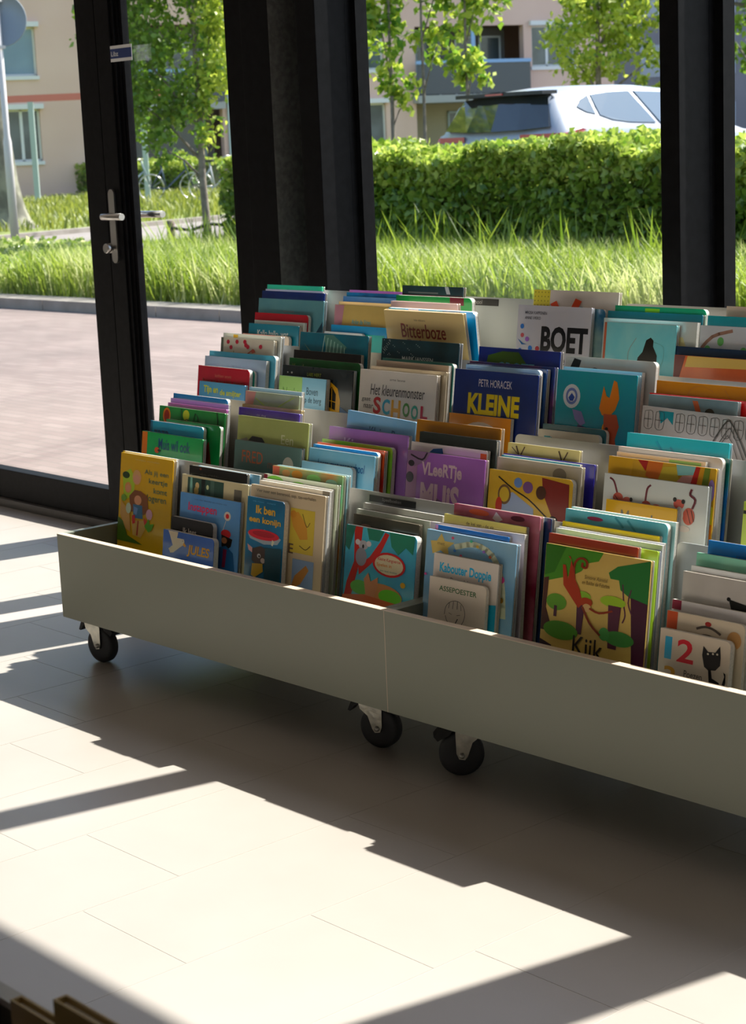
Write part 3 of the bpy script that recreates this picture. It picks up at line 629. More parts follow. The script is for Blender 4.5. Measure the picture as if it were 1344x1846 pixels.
  [('e', .3+.6*((i*37) % 17)/17, .05+.85*((i*53) % 19)/19, .016, .016, c) for i, c in enumerate(['c05070', '40a080', 'c0a040', '7858a0', 'c86848', '3870b0']*4)] + [('e', .86, .4, .04, .04, 'b03878'), ('e', .02, .5, .015, .015, 'c04890'), ('e', .88, .62, .02, .03, '806020')]),
'blue2': ('deep blue book with a pink corner in the fairytale stack', '0f5088', '0c4478', 'h', [('r', 0, 0, .04, .1, 'b06880')]),
'lilac': ('pale lilac book in the fairytale stack', 'a8a0a8', 'b8b0b8', 's', []),
'yellow3': ('pale yellow book with small dark lettering in the fairytale stack', 'b8ac58', 'a89c50', 'h', [('t', 'de kei van - de vis', .28, .62, .05, .09, '484020', .01, 0)]),
'maroon': ('maroon picture book with orange flowers at the back of the fairytale stack', '701c34', '9a5868', 'h', [('e', .3, .06, .12, .035, 'b04828'), ('p', [(.5, .02), (.58, .1), (.52, .14), (.46, .1)], 'b8a8b0'), ('e', .75, .06, .08, .03, '481020')]),
'navy2': ('dark navy book at the far end of the fairytale stack', '10203c', '182c50', 'h', []),
'kijk': ('large picture book with a long tailed brown monkey in a green jungle', 'b09850', 'a88c48', 'h', [
  ('p', [(.0, .0), (.56, .0), (.52, .1), (.42, .14), (.36, .24), (.28, .3), (.14, .36), (.0, .42)], '387018'), ('p', [(.62, .2), (.7, .12), (1., .0), (1., .5), (.88, .46), (.74, .36), (.72, .26), (.64, .26)], '1f6028'), ('p', [(.0, .0), (.2, .0), (.1, .3), (.0, .35)], '285c14'),
  ('p', [(.0, .38), (.05, .36), (.04, .7), (.12, .95), (.0, .95)], '3c2018'), ('p', [(.84, .42), (1., .46), (1., 1.5), (.9, 1.5), (.88, 1.0), (.86, .7)], '381428'), ('l', [(.76, .3), (.78, .5), (.8, .62), (.78, .7)], .012, '4a2438'), ('l', [(.84, .34), (.82, .48), (.86, .6)], .012, '4a2438'),
  ('e', .14, .62, .1, .09, '4c7c20'), ('p', [(.12, .66), (.15, .66), (.15, .78), (.12, .78)], '402430'), ('e', .39, .5, .08, .05, '6c9424'), ('p', [(.34, .56), (.42, .56), (.4, .92), (.35, .92)], '442434'), ('e', .68, .5, .12, .06, '7c9c20'), ('p', [(.64, .54), (.76, .54), (.74, 1.0), (.66, 1.0)], '482030'), ('e', .2, .92, .17, .1, '40781c'), ('e', .76, .88, .14, .08, '347830'), ('e', .62, .86, .05, .07, '388038'), ('p', [(.0, 1.05), (.12, 1.1), (.14, 1.3), (.0, 1.3)], '301820'), ('p', [(.66, 1.2), (.86, 1.12), (.9, 1.5), (.66, 1.5)], '402830'),
  ('l', [(.3, .34), (.29, .2), (.32, .12), (.37, .1), (.41, .13), (.41, .19), (.37, .19), (.37, .15)], .022, '7c2c14'), ('p', [(.18, .2), (.21, .2), (.24, .36), (.26, .14), (.23, .1), (.25, .1), (.28, .2), (.3, .32), (.36, .44), (.4, .58), (.36, .64), (.3, .56), (.2, .42)], '8a2a10'), ('e', .43, .56, .06, .05, '8a3010'), ('e', .44, .62, .042, .045, 'a88858'), ('l', [(.47, .62), (.56, .65), (.68, .6)], .02, '7c2c14'), ('l', [(.4, .62), (.48, .78), (.58, .88)], .022, '6c2c14'), ('t', 'Simone Aanstal', .4, .62, .27, .31, '483418', 0, .1), ('t', 'en Bakke de Fabelen', .38, .64, .33, .37, '483418', 0, .1), ('t', 'Kijk', .33, .62, .94, 1.22, '28201c', .004, 0)]),
'brown': ('plain red brown book behind the monkey book', '7c2c1c', None, 'h', []),
'lime': ('lime green book behind the red brown one', '88a828', '98b838', 'h', []),
'white3': ('white book with a bluish fore edge behind the lime one', 'c0c8d4', None, 's', []),
'white4': ('thin white book in the monkey book stack', 'c8d0dc', None, 's', []),
'olive2': ('mustard yellow book in the monkey book stack', 'a09010', None, 'h', []),
'blue3': ('turquoise board book in the monkey book stack', '3f90a0', '58a0ac', 'b', [('e', .3, .06, .08, .02, '702040'), ('l', [(.5, .02), (.58, .1)], .02, '287888'), ('l', [(.62, .03), (.7, .12)], .02, '287888')]),
'pale1': ('pale aqua book tallest at the back of the monkey book stack', '98c8cc', None, 's', []),
'een_twee': ('white counting board book with coloured numerals and a black cat', 'c0b4a4', 'b8ac9c', 'b', [
  ('t', '1', .08, .18, .1, .42, '2890b8', .02, 0), ('t', '2', .26, .5, .1, .43, 'b01828', .02, 0), ('t', '3', .09, .26, .52, .8, 'b88828', .02, 0), ('t', 'Poezen', .38, .64, .53, .63, '484038', .004, 0), ('t', 'tellen met', .32, .7, .66, .76, '484038', .004, 0),
  ('p', [(.62, .26), (.63, .13), (.7, .2), (.8, .19), (.86, .09), (.88, .24), (.88, .36), (.82, .44), (.76, .45), (.78, .56), (.88, .6), (.91, .68), (.95, .5), (.93, .44), (.96, .46), (.97, .58), (.93, .78), (.92, .9), (.74, .9), (.75, .7), (.72, .46), (.66, .42)], '100e10'), ('e', .7, .23, .015, .015, 'c8c0b0'), ('e', .77, .215, .015, .015, 'c8c0b0'), ('e', .83, .21, .015, .015, 'c8c0b0')]),
'lolly': ('beige board book with an orange spine and a round lolly shape', 'b4a894', 'ac9f8c', 'b', [('r', 0, 0, .14, .5, 'a0401c'), ('l', [(.4, .16), (.5, .12), (.6, .13), (.7, .18)], .03, '4a4038'), ('l', [(.4, .26), (.5, .22), (.6, .23), (.7, .3)], .012, '4a4038'), ('e', .54, .08, .04, .03, '801c18'), ('e', .88, .22, .09, .11, 'a07848'), ('r', .87, .3, .91, .9, 'a89c88')]),
'white5': ('white book with a dark red spine end in the counting book stack', 'b4b0b0', None, 's', [('r', 0, 0, .1, .1, '701830')]),
'grey2': ('grey picture book with a black bathtub shape in the counting book stack', '94908c', 'a09c98', 'h', [('p', [(.48, .2), (.98, .28), (.96, .4), (.52, .32)], '0c0c0c'), ('e', .48, .2, .02, .02, '0c0c0c')]),
'white6': ('bright white book in the counting book stack', 'd0d0d0', None, 's', []),
'mint': ('mint green book with faint white lettering in the counting book stack', '58a088', '78b098', 'h', [('t', 'Mark', .5, .66, .1, .17, 'a0d0c0', .01, 0)]),
'blue4': ('strong blue book tallest in the counting book stack', '0a68b0', None, 'h', [('t', 'maal de', .3, .6, .1, .14, '084888', .01, 0)]),
'muis': ('green picture book with an orange spine strip and dark blue handwriting', '088848', '0a7a40', 'h', [('r', 0, 0, .09, 1.2, 'd07018'), ('t', 'Muis wil ook', .28, .8, .08, .26, '143868', .012, 0), ('t', 'een huis', .42, .72, .36, .5, '40708a', .01, 0), ('e', .26, .28, .04, .05, 'c04818'), ('e', .3, .28, .03, .02, '181818')]),
'zaza': ('teal board book with rounded corners behind the green handwriting book', '1a88a8', '1578a0', 'b', [('r', 0, 0, .04, .6, '105070'), ('t', 'zaza', .07, .36, .16, .32, '183c60', .015, 0)]),
'greenr': ('green rounded board book with a brown figure, second row at left', '0c7838', '086028', 'b', [('p', [(.6, .8), (.8, .3), (.86, .7), (.8, 1.1)], '6a2c10')]),
'forest': ('dark green jungle picture book with an orange framed flower', '105c28', '1c7030', 'h', [('e', .12, .14, .06, .12, 'c87010'), ('e', .12, .14, .04, .09, '801808'), ('e', .42, .1, .05, .08, '98a020'), ('l', [(.35, .02), (.36, .2), (.44, .16), (.52, .24), (.56, .06), (.64, .22)], .014, '0c3814'), ('l', [(.88, .0), (.9, .2), (.84, .4)], .02, '0c3814')]),
'purple1': ('magenta purple book behind the dark jungle book', '984a90', None, 'h', []),
'lilac2': ('pale lilac book behind the magenta one', 'a8a0c8', None, 's', []),
'blue5': ('blue board book at the back of the jungle stack', '0c5c90', None, 'b', []),
'fred': ('dark grey green book with small orange capitals and a pale oval badge', '44605c', '4c6460', 'h', [('t', 'FRED', .12, .44, .14, .32, '9a5030', .006, 0), ('t', 'met', .52, .68, .26, .36, '6a5044', .004, 0), ('e', .82, .28, .08, .13, '9c9c90'), ('r', .77, .28, .87, .4, '2c3430'), ('r', .785, .3, .855, .38, '9c9c90')]),
'een': ('olive green picture book with grey lettering and a dark hat shape', '8c9458', '848c50', 'h', [('t', 'Een', .63, .8, .2, .33, 'b8bc98', .006, 0), ('p', [(.0, .4), (.16, .34), (.22, .27), (.36, .28), (.46, .42), (.48, .6), (.0, .6)], '343434'), ('p', [(.0, .36), (.14, .3), (.18, .36), (.0, .44)], '787464')]),
'purple2': ('deep purple book behind the olive green one', '3a2470', '44308a', 'h', [('t', 'de dag', .3, .46, .08, .12, '6a58a0', .01, 0)]),
'gold1': ('dark mustard book behind the deep purple one', '80641c', '98885c', 'h', []),
'meadow': ('grey green picture book with a meadow and a small orange flower', '7c8870', '90a088', 'h', [('p', [(.0, .0), (.2, .0), (.14, .3), (.0, .4)], 'a87870'), ('l', [(.9, .04), (.6, .26), (.55, .4)], .02, '88a048'), ('l', [(.2, .12), (.5, .34)], .02, '88a048'), ('e', .5, .34, .08, .06, 'b88830')]),
'paleblue2': ('pale blue book at the back of the olive green stack', '88a4c8', None, 's', []),
'sky1': ('small sky blue board book, foremost in its second row stack', '88c0d8', '78b4d0', 'b', []),
'lassa': ('light blue book with dark blue handwriting about school', '68b0d4', '80bcd8', 'h', [('t', 'Lassa gaat naar school', .14, .86, .15, .32, '104880', .008, .15)]),
'blue6': ('strong blue board book behind the light blue school book', '1478b8', None, 'b', []),
'red1': ('red book with an orange edge behind the strong blue one', '901c14', 'b05020', 'h', []),
'green1': ('leaf green board book behind the red one', '5c7828', '58a018', 'b', []),
'purple3': ('dusty purple picture book behind the leaf green one', '6c4880', '78508c', 'h', [('t', 'Ki', .2, .32, .12, .26, 'a088b0', .02, 0), ('t', 'Mutsje', .42, .56, .18, .25, '8c70a0', .01, 0)]),
'kleinep': ('tilted light blue book tallest behind the dusty purple one', '6098c4', '78a8cc', 'h', [('t', 'Kleine P', .34, .72, .18, .34, '28486c', .006, 0), ('e', .2, .24, .25, .03, '486c94')]),
'vleertje': ('purple picture book with big pale cut out lettering', '845098', '7c4a90', 'h', [('r', 0, 0, .14, 1., '80587c'), ('p', [(.0, .0), (.3, .0), (.24, .12), (.1, .2), (.0, .16)], '6c5070'), ('e', .06, .16, .04, .04, '201820'), ('e', .05, .34, .05, .07, '2c2030'), ('l', [(.05, .05), (.2, .1), (.26, .0)], .02, '201820'), ('t', 'VLeeRTje', .2, .72, .12, .34, 'c8a8b8', .035, 0), ('t', 'MUiS', .2, .7, .38, .74, 'c8a8b8', .045, 0), ('p', [(.4, .66), (.42, .56), (.5, .6), (.5, .9), (.4, .9)], '584058')]),
'white7': ('white picture book with an orange edge and a blue figure behind the purple one', 'a8a0a0', 'b0a8a4', 'h', [('p', [(.22, .14), (.3, .06), (.42, .04), (.46, .2), (.2, .2)], '204878'), ('r', .92, .04, 1., .6, 'a84c18'), ('e', .7, .14, .02, .02, '181414')]),
'inde': ('black picture book with pale spaced capitals, second row', '1c211f', '242a28', 'h', [('t', 'IN DE', .34, .58, .14, .27, 'a0a8a0', 0, 0)]),
'gold2': ('dark golden yellow book behind the black capitals book', '8c5c0c', '7c500c', 'h', []),
'dogs': ('yellow board book with dogs and a bicycle at a dinner table', 'b89420', 'c09c28', 'b', [('p', [(.14, .3), (.3, .24), (.56, .4), (.6, .95), (.2, .95), (.16, .6)], '8898b8'), ('p', [(.64, .02), (.96, .06), (.98, .6), (.8, .5), (.66, .2)], '682018'), ('l', [(.12, .08), (.3, .2), (.5, .3), (.7, .46), (.84, .56)], .016, '181414'), ('e', .2, .28, .08, .12, '60482c'), ('e', .2, .28, .06, .09, 'b09428'), ('e', .36, .12, .05, .06, '5070a0'), ('e', .48, .16, .06, .07, '604070'), ('e', .64, .2, .06, .08, '3c2414'), ('e', .3, .66, .12, .1, '684858'), ('e', .14, .42, .04, .1, 'a02818'), ('e', .8, .52, .06, .07, '181414')]),
'grey3': ('grey book with a fine pencil drawing behind the dogs book', '8c8878', '98948a', 'h', [('e', .75, .12, .08, .08, '605c54')]),
'tealthin': ('thin teal book behind the grey pencil book', '2c7088', None, 's', []),
'navy3': ('navy and grey book at the right of the dogs stack', '201c70', '282480', 'h', [('p', [(.8, .5), (.96, .6), (.97, 1.2), (.8, 1.2)], '78745c')]),
'autumn': ('picture book with bare autumn trees on a yellow sky', '989050', 'a89c68', 'h', [('p', [(.0, .3), (.3, .2), (.6, .3), (1., .26), (1., .5), (.0, .5)], '8c5848'), ('l', [(.16, .4), (.17, .2), (.12, .04)], .02, '443424'), ('l', [(.17, .2), (.24, .04)], .016, '443424'), ('l', [(.14, .14), (.06, .06)], .012, '443424'), ('l', [(.76, .4), (.77, .2), (.72, .04)], .02, '443424'), ('l', [(.77, .2), (.84, .04)], .016, '443424')]),
'maan': ('small bright yellow book with grey lettering, foremost before the tigers', 'e0b010', None, 'h', [('t', 'Maan in', .22, .76, .12, .36, '5c5c50', .012, 0)]),
'tijgers': ('white picture book with three small striped tigers', 'a8acac', 'b0b4b4', 'h', [
  ('l', [(.06, .04), (.1, .07), (.14, .18)], .018, '602c34'), ('e', .15, .22, .05, .05, 'a04c40'), ('e', .24, .24, .045, .04, 'a85448'), ('e', .28, .22, .015, .02, '242424'), ('l', [(.46, .06), (.43, .1), (.42, .22)], .018, '602c34'), ('e', .43, .25, .045, .04, 'a04c40'), ('e', .53, .26, .045, .03, 'a85448'), ('e', .74, .2, .05, .045, 'a84c40'), ('e', .7, .16, .018, .022, '242424'), ('e', .78, .17, .018, .022, '242424'), ('e', .84, .3, .055, .08, 'a04c40'), ('l', [(.87, .22), (.89, .14), (.84, .1), (.85, .05)], .02, '602c34'), ('e', .75, .3, .04, .08, 'd0c8c4'), ('e', .8, .42, .06, .03, 'd0c8c4'), ('l', [(.82, .24), (.86, .36)], .006, '301c1c'), ('l', [(.86, .24), (.89, .34)], .006, '301c1c'), ('l', [(.12, .2), (.17, .26)], .006, '301c1c'), ('t', 'ullen', .74, .92, .55, .72, '403c3c', .006, 0)]),
'dorp': ('colourful village picture book with brick towers and a rainbow', 'a87c1c', 'b08820', 'h', [('p', [(.0, .0), (.24, .0), (.22, .2), (.0, .24)], 'b88c18'), ('p', [(.28, .0), (.38, .0), (.36, .1)], '8c1c18'), ('p', [(.38, .0), (.52, .0), (.48, .2), (.36, .14)], 'b86020'), ('p', [(.52, .04), (.64, .02), (.68, .16), (.6, .22), (.46, .22)], 'a08c28'), ('p', [(.64, .0), (.82, .0), (.8, .08), (.66, .1)], '6c9c9c'), ('p', [(.62, .2), (.7, .1), (.8, .08), (.76, .24), (.64, .26)], 'b08078'), ('p', [(.76, .24), (.82, .0), (.86, .0), (.82, .26)], '981c14'), ('p', [(.82, .26), (.86, .0), (.9, .0), (.87, .26)], 'c08818'), ('p', [(.87, .26), (.9, .0), (.95, .0), (.93, .26)], '5c6c20'), ('e', .97, .2, .03, .1, '80689c'), ('p', [(.94, .34), (1., .34), (1., 1.), (.94, 1.)], 'a8981c'), ('r', .94, .5, 1., .7, 'b06018'), ('r', .33, .16, .37, .2, '282018'), ('r', .52, .18, .58, .22, '282018')]),
'white8': ('thin white booklet with a green corner in the tigers stack', 'b0a8a4', None, 's', [('r', .6, .02, .95, .12, '6c9c6c')]),
'white9': ('cream white book with rounded corners in the tigers stack', 'b8b0a8', None, 'b', []),
'blue7': ('deep blue book in the tigers stack', '0c3c80', '0a4c40', 'h', []),
'turq': ('turquoise picture book tallest in the tigers stack', '1c9cac', '28a8b8', 'h', [('e', .22, .24, .04, .04, '705050'), ('e', .34, .26, .03, .03, '705050'), ('l', [(.3, .06), (.4, .2)], .02, '1888a0'), ('l', [(.44, .1), (.56, .24)], .02, '1888a0'), ('e', .5, .4, .5, .06, '0c7490')]),
'lime2': ('yellow green book at the right edge of the photo, second row', '98a838', '90a030', 'h', [('r', 0, .1, .06, .14, '101818')]),
'tijn': ('light blue book with yellow blocky lettering, third row at left', '3f80ac', '4c8cb0', 'h', [('t', 'Tijn en', .1, .42, .08, .28, 'a8b030', .03, 0), ('t', 'de smijter', .46, .92, .14, .3, 'a8b030', .03, 0), ('p', [(.2, .5), (.5, .34), (.8, .5), (.9, .8), (.2, .8)], '706860')]),
'anna': ('red board book with brown handwriting behind the yellow lettered one', 'a01024', '98102a', 'b', [('t', 'kathleen amant', .34, .66, .14, .2, 'c87060', 0, 0), ('t', 'Anna en het kijk gaatje', .08, .9, .24, .36, '6c2c18', .004, 0)]),
'greenround': ('green edged board book behind the red one, third row at left', '186850', '28907c', 'b', []),
'paleblue3': ('pale grey blue book behind the red board book', '8098b4', '90a8c0', 's', [('t', 'de wind', .4, .62, .1, .16, '98b0cc', .01, 0)]),
'sky2': ('sky blue board book in the leftmost third row stack', '58a8c4', '48a0bc', 'b', [('e', .75, .16, .1, .03, '90b050')]),
'poppy': ('white picture book with red poppy heads along its top', 'b4b0a0', 'a8a498', 'h', [('r', 0, 0, .05, .6, '4c5448')] + [('e', u, v, .03, .04, '981c30') for u, v in ((.14, .08), (.2, .18), (.31, .07), (.48, .12), (.52, .15), (.76, .13), (.46, .06))] + [('l', [(.5, .3), (.62, .2), (.66, .24)], .02, '984838'), ('e', .62, .22, .03, .04, '984838'), ('e', .8, .34, .03, .04, '782028'), ('l', [(.24, .36), (.26, .24)], .012, '68683c')]),
'white10': ('white book with a yellow mark behind the poppy book', 'b8bcb8', None, 'h', [('r', .18, .02, .26, .1, 'c8a020')]),
'boven': ('small two tone green and pale blue book with mountain lettering', '78b0cc', '80b4cc', 'h', [('r', 0, 0, .5, 1.2, '7ca05c'), ('t', 'Nacht', .08, .44, .24, .44, '587c40', .006, .1), ('t', 'Boven', .6, .84, .2, .36, '284858', .004, 0), ('t', 'op de berg', .52, .92, .4, .56, '284858', .004, 0), ('t', 'ramona badescu', .6, .82, .64, .67, '284858', 0, 0)]),
'lighthouse': ('black picture book with a yellow lighthouse lamp at right', '14181a', '182024', 'h', [('p', [(.62, .28), (.7, .18), (.8, .26), (.84, .42), (.84, .6), (.9, .9), (.6, 1.1)], 'b8880c'), ('p', [(.67, .3), (.72, .24), (.78, .34), (.78, .56), (.68, .52)], '101010'), ('l', [(.62, .42), (.84, .46)], .012, 'b8880c'), ('l', [(.72, .26), (.73, .54)], .01, 'b8880c'), ('t', 'LARS HERT', .36, .56, .08, .13, '6c7410', .004, 0), ('p', [(.84, .5), (1., .6), (1., 1.1), (.88, 1.1)], '304c6c'), ('e', .08, .1, .01, .01, 'a0a0a0'), ('e', .14, .1, .014, .014, 'a0a0a0')]),
'karel': ('dark green board book with faint gold lettering behind the lighthouse book', '0c4c1c', '0a4018', 'b', [('t', 'Karels', .05, .24, .08, .18, '5c7028', .006, 0)]),
'black2': ('plain black book behind the dark green one, third row', '100e10', None, 'h', []),
'whale': ('dark teal picture book with a pale striped whale belly', '0c4c60', '0a5c70', 'h', [('p', [(.36, .02), (.5, .02), (.7, .18), (.6, .36), (.2, .36), (.06, .16), (.2, .3), (.4, .28)], '3c6860')] + [('l', [(.37+.05*i, .04+.025*i), (.34+.055*i, .3)], .01, '88a8a0') for i in range(7)]),
'school': ('white picture book with multicoloured monster lettering, third row', 'a09890', 'a8a098', 'h', [('t', 'arne leone', .4, .6, .09, .12, '403834', 0, 0), ('t', 'Het kleurenmonster', .15, .86, .18, .32, '383230', .004, .15), ('t', 'gaat', .04, .16, .36, .42, '383230', .004, .1), ('t', 'naar', .07, .2, .45, .5, '383230', .004, .1), ('t', 'S', .2, .3, .34, .56, '8c1c20', .03, 0), ('t', 'C', .32, .42, .36, .56, '2c7c90', .03, 0), ('t', 'H', .44, .56, .36, .62, 'a8781c', .03, 0), ('t', 'O', .59, .68, .38, .56, '3c6c30', .03, 0), ('t', 'O', .7, .79, .4, .58, '2c7868', .03, 0), ('t', 'L', .82, .91, .4, .56, '8c1c30', .03, 0)]),
'beige2': ('beige book behind the monster lettering book', '988c7c', '90846c', 'h', []),
'beige3': ('pinkish beige book with a lime edge, third row middle', '8c7c6c', None, 's', []),
'teal4': ('teal board book behind the beige ones, third row middle', '2c6058', None, 'b', []),
'janssen': ('very dark blue picture book with a speckled sky and small capitals', '0c2024', '10303a', 'h', [('t', 'MARK JANSSEN', .28, .68, .21, .28, '8c9898', .004, 0)] + [('e', (.03+.5*((i*29) % 31)/31) if i % 2 else .03+.1*((i*13) % 11)/11, .02+.2*((i*17) % 13)/13, .004, .004, '9ab0b0') for i in range(36)]),
'orange1': ('small orange book with a white disc before the big yellow lettering', 'c07814', 'c88020', 's', [('e', .52, .32, .3, .22, 'b8a898'), ('e', .48, .22, .08, .03, 'a04830')]),
'kleine': ('navy blue picture book with big yellow capitals', '0c1c50', '0e2460', 'h', [('t', 'PETR HORACEK', .3, .7, .1, .19, 'b8b8c8', .004, 0), ('t', 'KLEINE', .18, .8, .27, .52, 'c8b418', .045, 0), ('t', 'UIL', .48, .7, .57, .82, 'c8b418', .05, 0), ('p', [(.16, .7), (.2, .58), (.22, .66), (.24, .56), (.26, .66), (.28, .8), (.18, .8)], '8c9498')]),
'paleblue4': ('pale blue glossy book behind the yellow capitals book', '7ca4c0', '98bcd0', 'b', []),
'navy5': ('black and navy book behind the pale blue glossy one', '0c1018', '103060', 'h', []),
'maroon2': ('thin maroon edged book in the yellow capitals stack', '501c2c', '182c60', 'h', []),
'grote': ('navy picture book with a green leaf shape and grey capitals', '101c60', '0c2468', 'h', [('p', [(.12, .1), (.3, .04), (.5, .04), (.62, .2), (.6, .4), (.3, .34), (.1, .24)], '304c10'), ('t', 'GROTE', .24, .7, .17, .34, '4c88a0', .03, 0)]),
'tim': ('small white board book with teal lettering, foremost in its third row stack', 'b4ac98', None, 'b', [('t', 'Tim', .1, .36, .1, .3, '108088', .04, 0), ('t', 'Annie M.G. Schmidt', .44, .9, .22, .27, '504c44', 0, 0)]),
'teal5': ('dull teal board book behind the small white one', '28545c', None, 'b', []),
'fish': ('teal picture book with an orange seahorse and a round white seal', '0c6c84', '087480', 'h', [('e', .2, .32, .11, .15, 'b8c0cc'), ('e', .2, .32, .075, .105, '4c5c90'), ('e', .2, .32, .05, .07, 'c0c4cc'), ('p', [(.16, .34), (.2, .28), (.24, .33), (.22, .38), (.18, .38)], '18347c'),
  ('p', [(.58, .3), (.6, .16), (.64, .28), (.68, .3), (.72, .08), (.76, .1), (.78, .18), (.8, .3), (.76, .44), (.7, .52), (.6, .52), (.56, .44)], 'c06c10'), ('e', .68, .68, .07, .09, 'c08018'), ('p', [(.62, .5), (.78, .5), (.82, .64), (.78, .8), (.82, 1.), (.66, 1.), (.64, .8)], '8c3c24'), ('e', .67, .68, .02, .02, '101010'), ('p', [(.22, .48), (.34, .5), (.4, .64), (.34, .68), (.26, .6)], '605c8c'), ('p', [(.3, .66), (.44, .7), (.4, .8), (.3, .76)], '242c50')]),
'paleblue5': ('pale blue book just behind the orange seahorse book', '80a8bc', None, 's', []),
'greyw': ('pale grey book with a black shape and a red edge, third row', '9a9c9c', '908c88', 'b', [('p', [(.1, .02), (.18, .04), (.16, .12), (.06, .12)], '14181c'), ('e', .34, .14, .04, .03, '202c30')]),
'stad': ('grey picture book with fine line drawings of town houses', '8c8480', '948c88', 'h', [('p', [(.11, .02), (.21, .02), (.21, .1), (.17, .06), (.13, .1)], '106c74')] +
  [('l', [(.02+.075*i+(.06 if i > 1 else 0), .03), (.07+.075*i+(.06 if i > 1 else 0), .03), (.07+.075*i+(.06 if i > 1 else 0), .13), (.02+.075*i+(.06 if i > 1 else 0), .13), (.02+.075*i+(.06 if i > 1 else 0), .03)], .003, '38342e') for i in range(12)] +
  [('l', [(.045+.075*i+(.06 if i > 1 else 0), .03), (.045+.075*i+(.06 if i > 1 else 0), .13)], .003, '38342e') for i in range(12)] +
  [('l', [(.02+.075*i+(.06 if i > 1 else 0), .08), (.07+.075*i+(.06 if i > 1 else 0), .08)], .003, '38342e') for i in range(12)] +
  [('l', [(.42, .3), (.54, .06), (.6, .06), (.74, .32)], .008, '38342e'), ('l', [(.46, .3), (.56, .1), (.6, .1), (.7, .3)], .005, '38342e'), ('l', [(.5, .3), (.57, .12), (.66, .3)], .004, '38342e'), ('l', [(.02, .22), (.44, .24)], .004, '38342e'), ('l', [(.78, .2), (.82, .2), (.82, .4), (.78, .4), (.78, .2)], .004, '38342e'), ('l', [(.88, .2), (.92, .2), (.92, .4), (.88, .4), (.88, .2)], .004, '38342e')]),
'dusk': ('grey blue picture book with an orange slide and a dark round head', '6c8088', '5c6c70', 'h', [('p', [(.5, .03), (.56, .03), (.66, .3), (.6, .3)], 'a04c28'), ('e', .7, .18, .06, .08, '38342c')]),
'red2': ('thin bright red book behind the grey blue one', 'b81818', None, 's', []),
'orange2': ('orange book with a faint lion outline, third row at right', 'd07c0c', 'd88814', 'h', [('l', [(.26, .2), (.3, .06), (.4, .02), (.5, .06)], .005, 'a05c08'), ('e', .36, .16, .02, .015, '181008'), ('e', .44, .16, .02, .015, '181008'), ('l', [(.6, .04), (.66, .14), (.62, .2)], .005, 'a05c08')]),
'pinkr': ('pink and beige rounded booklet, foremost in the leftmost topmost stack', 'b8a48c', 'a89880', 'b', [('r', 0, 0, .7, .05, 'c07868')]),
'kallo': ('teal book with small white lettering in the leftmost topmost stack', '0c6070', '0a586c', 'h', [('t', 'Kallo hallo, wat', .18, .8, .12, .26, 'b8c4c0', .015, 0)]),
'white11': ('white edged book behind the small white lettering book', 'a8aca4', None, 's', []),
'red3': ('dark red board book in the leftmost topmost stack', '98081c', None, 'b', [('t', 'dit is een', .32, .64, .15, .2, 'a85048', 0, 0)]),
'coertje': ('grey teal book with pale capitals in the leftmost topmost stack', '40707c', '4c7c84', 'h', [('t', 'KOERTJE', .3, .68, .36, .46, '8ca4a4', .004, 0), ('t', 'annemarie', .4, .56, .17, .19, '886870', 0, 0), ('p', [(1., .3), (.84, .6), (.78, .9), (1., .9)], '103040')]),
'navy6': ('navy book with grey lettering in the leftmost topmost stack', '081c50', '0a2460', 'h', [('t', 'le van', .1, .34, .16, .22, '38508c', .004, 0), ('e', .62, .22, .04, .02, '806c40')]),
'white12': ('thin lavender white book near the back of the leftmost topmost stack', 'a8b4d0', None, 's', []),
'green3': ('sea green book highest in the leftmost topmost stack', '1c9884', '28a880', 'h', [('e', .3, .1, .1, .03, '38b080')]),
'greysm': ('small light grey book lying at the foot of the yellow red capitals book', '9ca4ac', None, 'b', []),
'blue8': ('bright blue book with a teal square, topmost row', '1080b8', '0c78b0', 'h', [('r', .62, .14, .96, .9, '0c8c8c')]),
'antonia': ('ochre picture book with blue script and red brown capitals', 'a48c50', 'b09858', 'h', [('p', [(.0, .0), (.14, .0), (.1, .5), (.0, .5)], 'a07080'), ('t', 'Anke de Vries', .26, .54, .2, .27, '3c90a0', .006, .1), ('t', 'ANTONIA', .18, .86, .33, .46, '702818', .006, 0)]),
'cream2': ('thin cream book behind the ochre one', 'b8a888', None, 's', []),
'blue9': ('blue book with a pale edge behind the ochre one', '3068b0', '5080c0', 'h', []),
'tealpat': ('turquoise patterned book behind the blue one, topmost row', '188098', '104860', 'h', []),
'pink1': ('thin pink book at the back of the ochre stack', 'b060a0', None, 's', []),
'bitter': ('cream picture book with ornate brown lettering leaning forward', 'c8b078', 'c0a870', 'h', [('t', 'lida dijkstra', .38, .52, .1, .13, '604c34', 0, 0), ('t', 'Bitterboze', .2, .76, .16, .34, '70281c', .008, 0), ('t', 'Paloma', .26, .74, .36, .52, '70281c', .008, 0)]),
'multi': ('bright blue book with teal pink and black bands leaning forward', '1088c0', '0c80b8', 'b', [('r', 0, 0, .2, .06, '0c6c70'), ('r', .24, 0, .36, .06, 'b8988c'), ('r', .38, 0, .64, .06, '106468'), ('r', .64, 0, .84, .06, '2c2c2c')]),
'pinkw': ('pinkish white book in the forward leaning stack', 'c8a8a8', None, 'h', []),
'greenred': ('green book with a maroon corner and a cream rounded edge', '0c7038', '14803c', 'b', [('r', .72, 0, .9, .1, '601428')]),
'dark3': ('dark photographic book highest in the forward leaning stack', '142028', '1c3840', 'h', [('r', 0, .14, 1., .22, '2c1014'), ('p', [(.7, 0), (.76, 0), (.8, .12), (.74, .12)], '8c94a0'), ('r', .1, .1, .6, .12, '50585c')]),
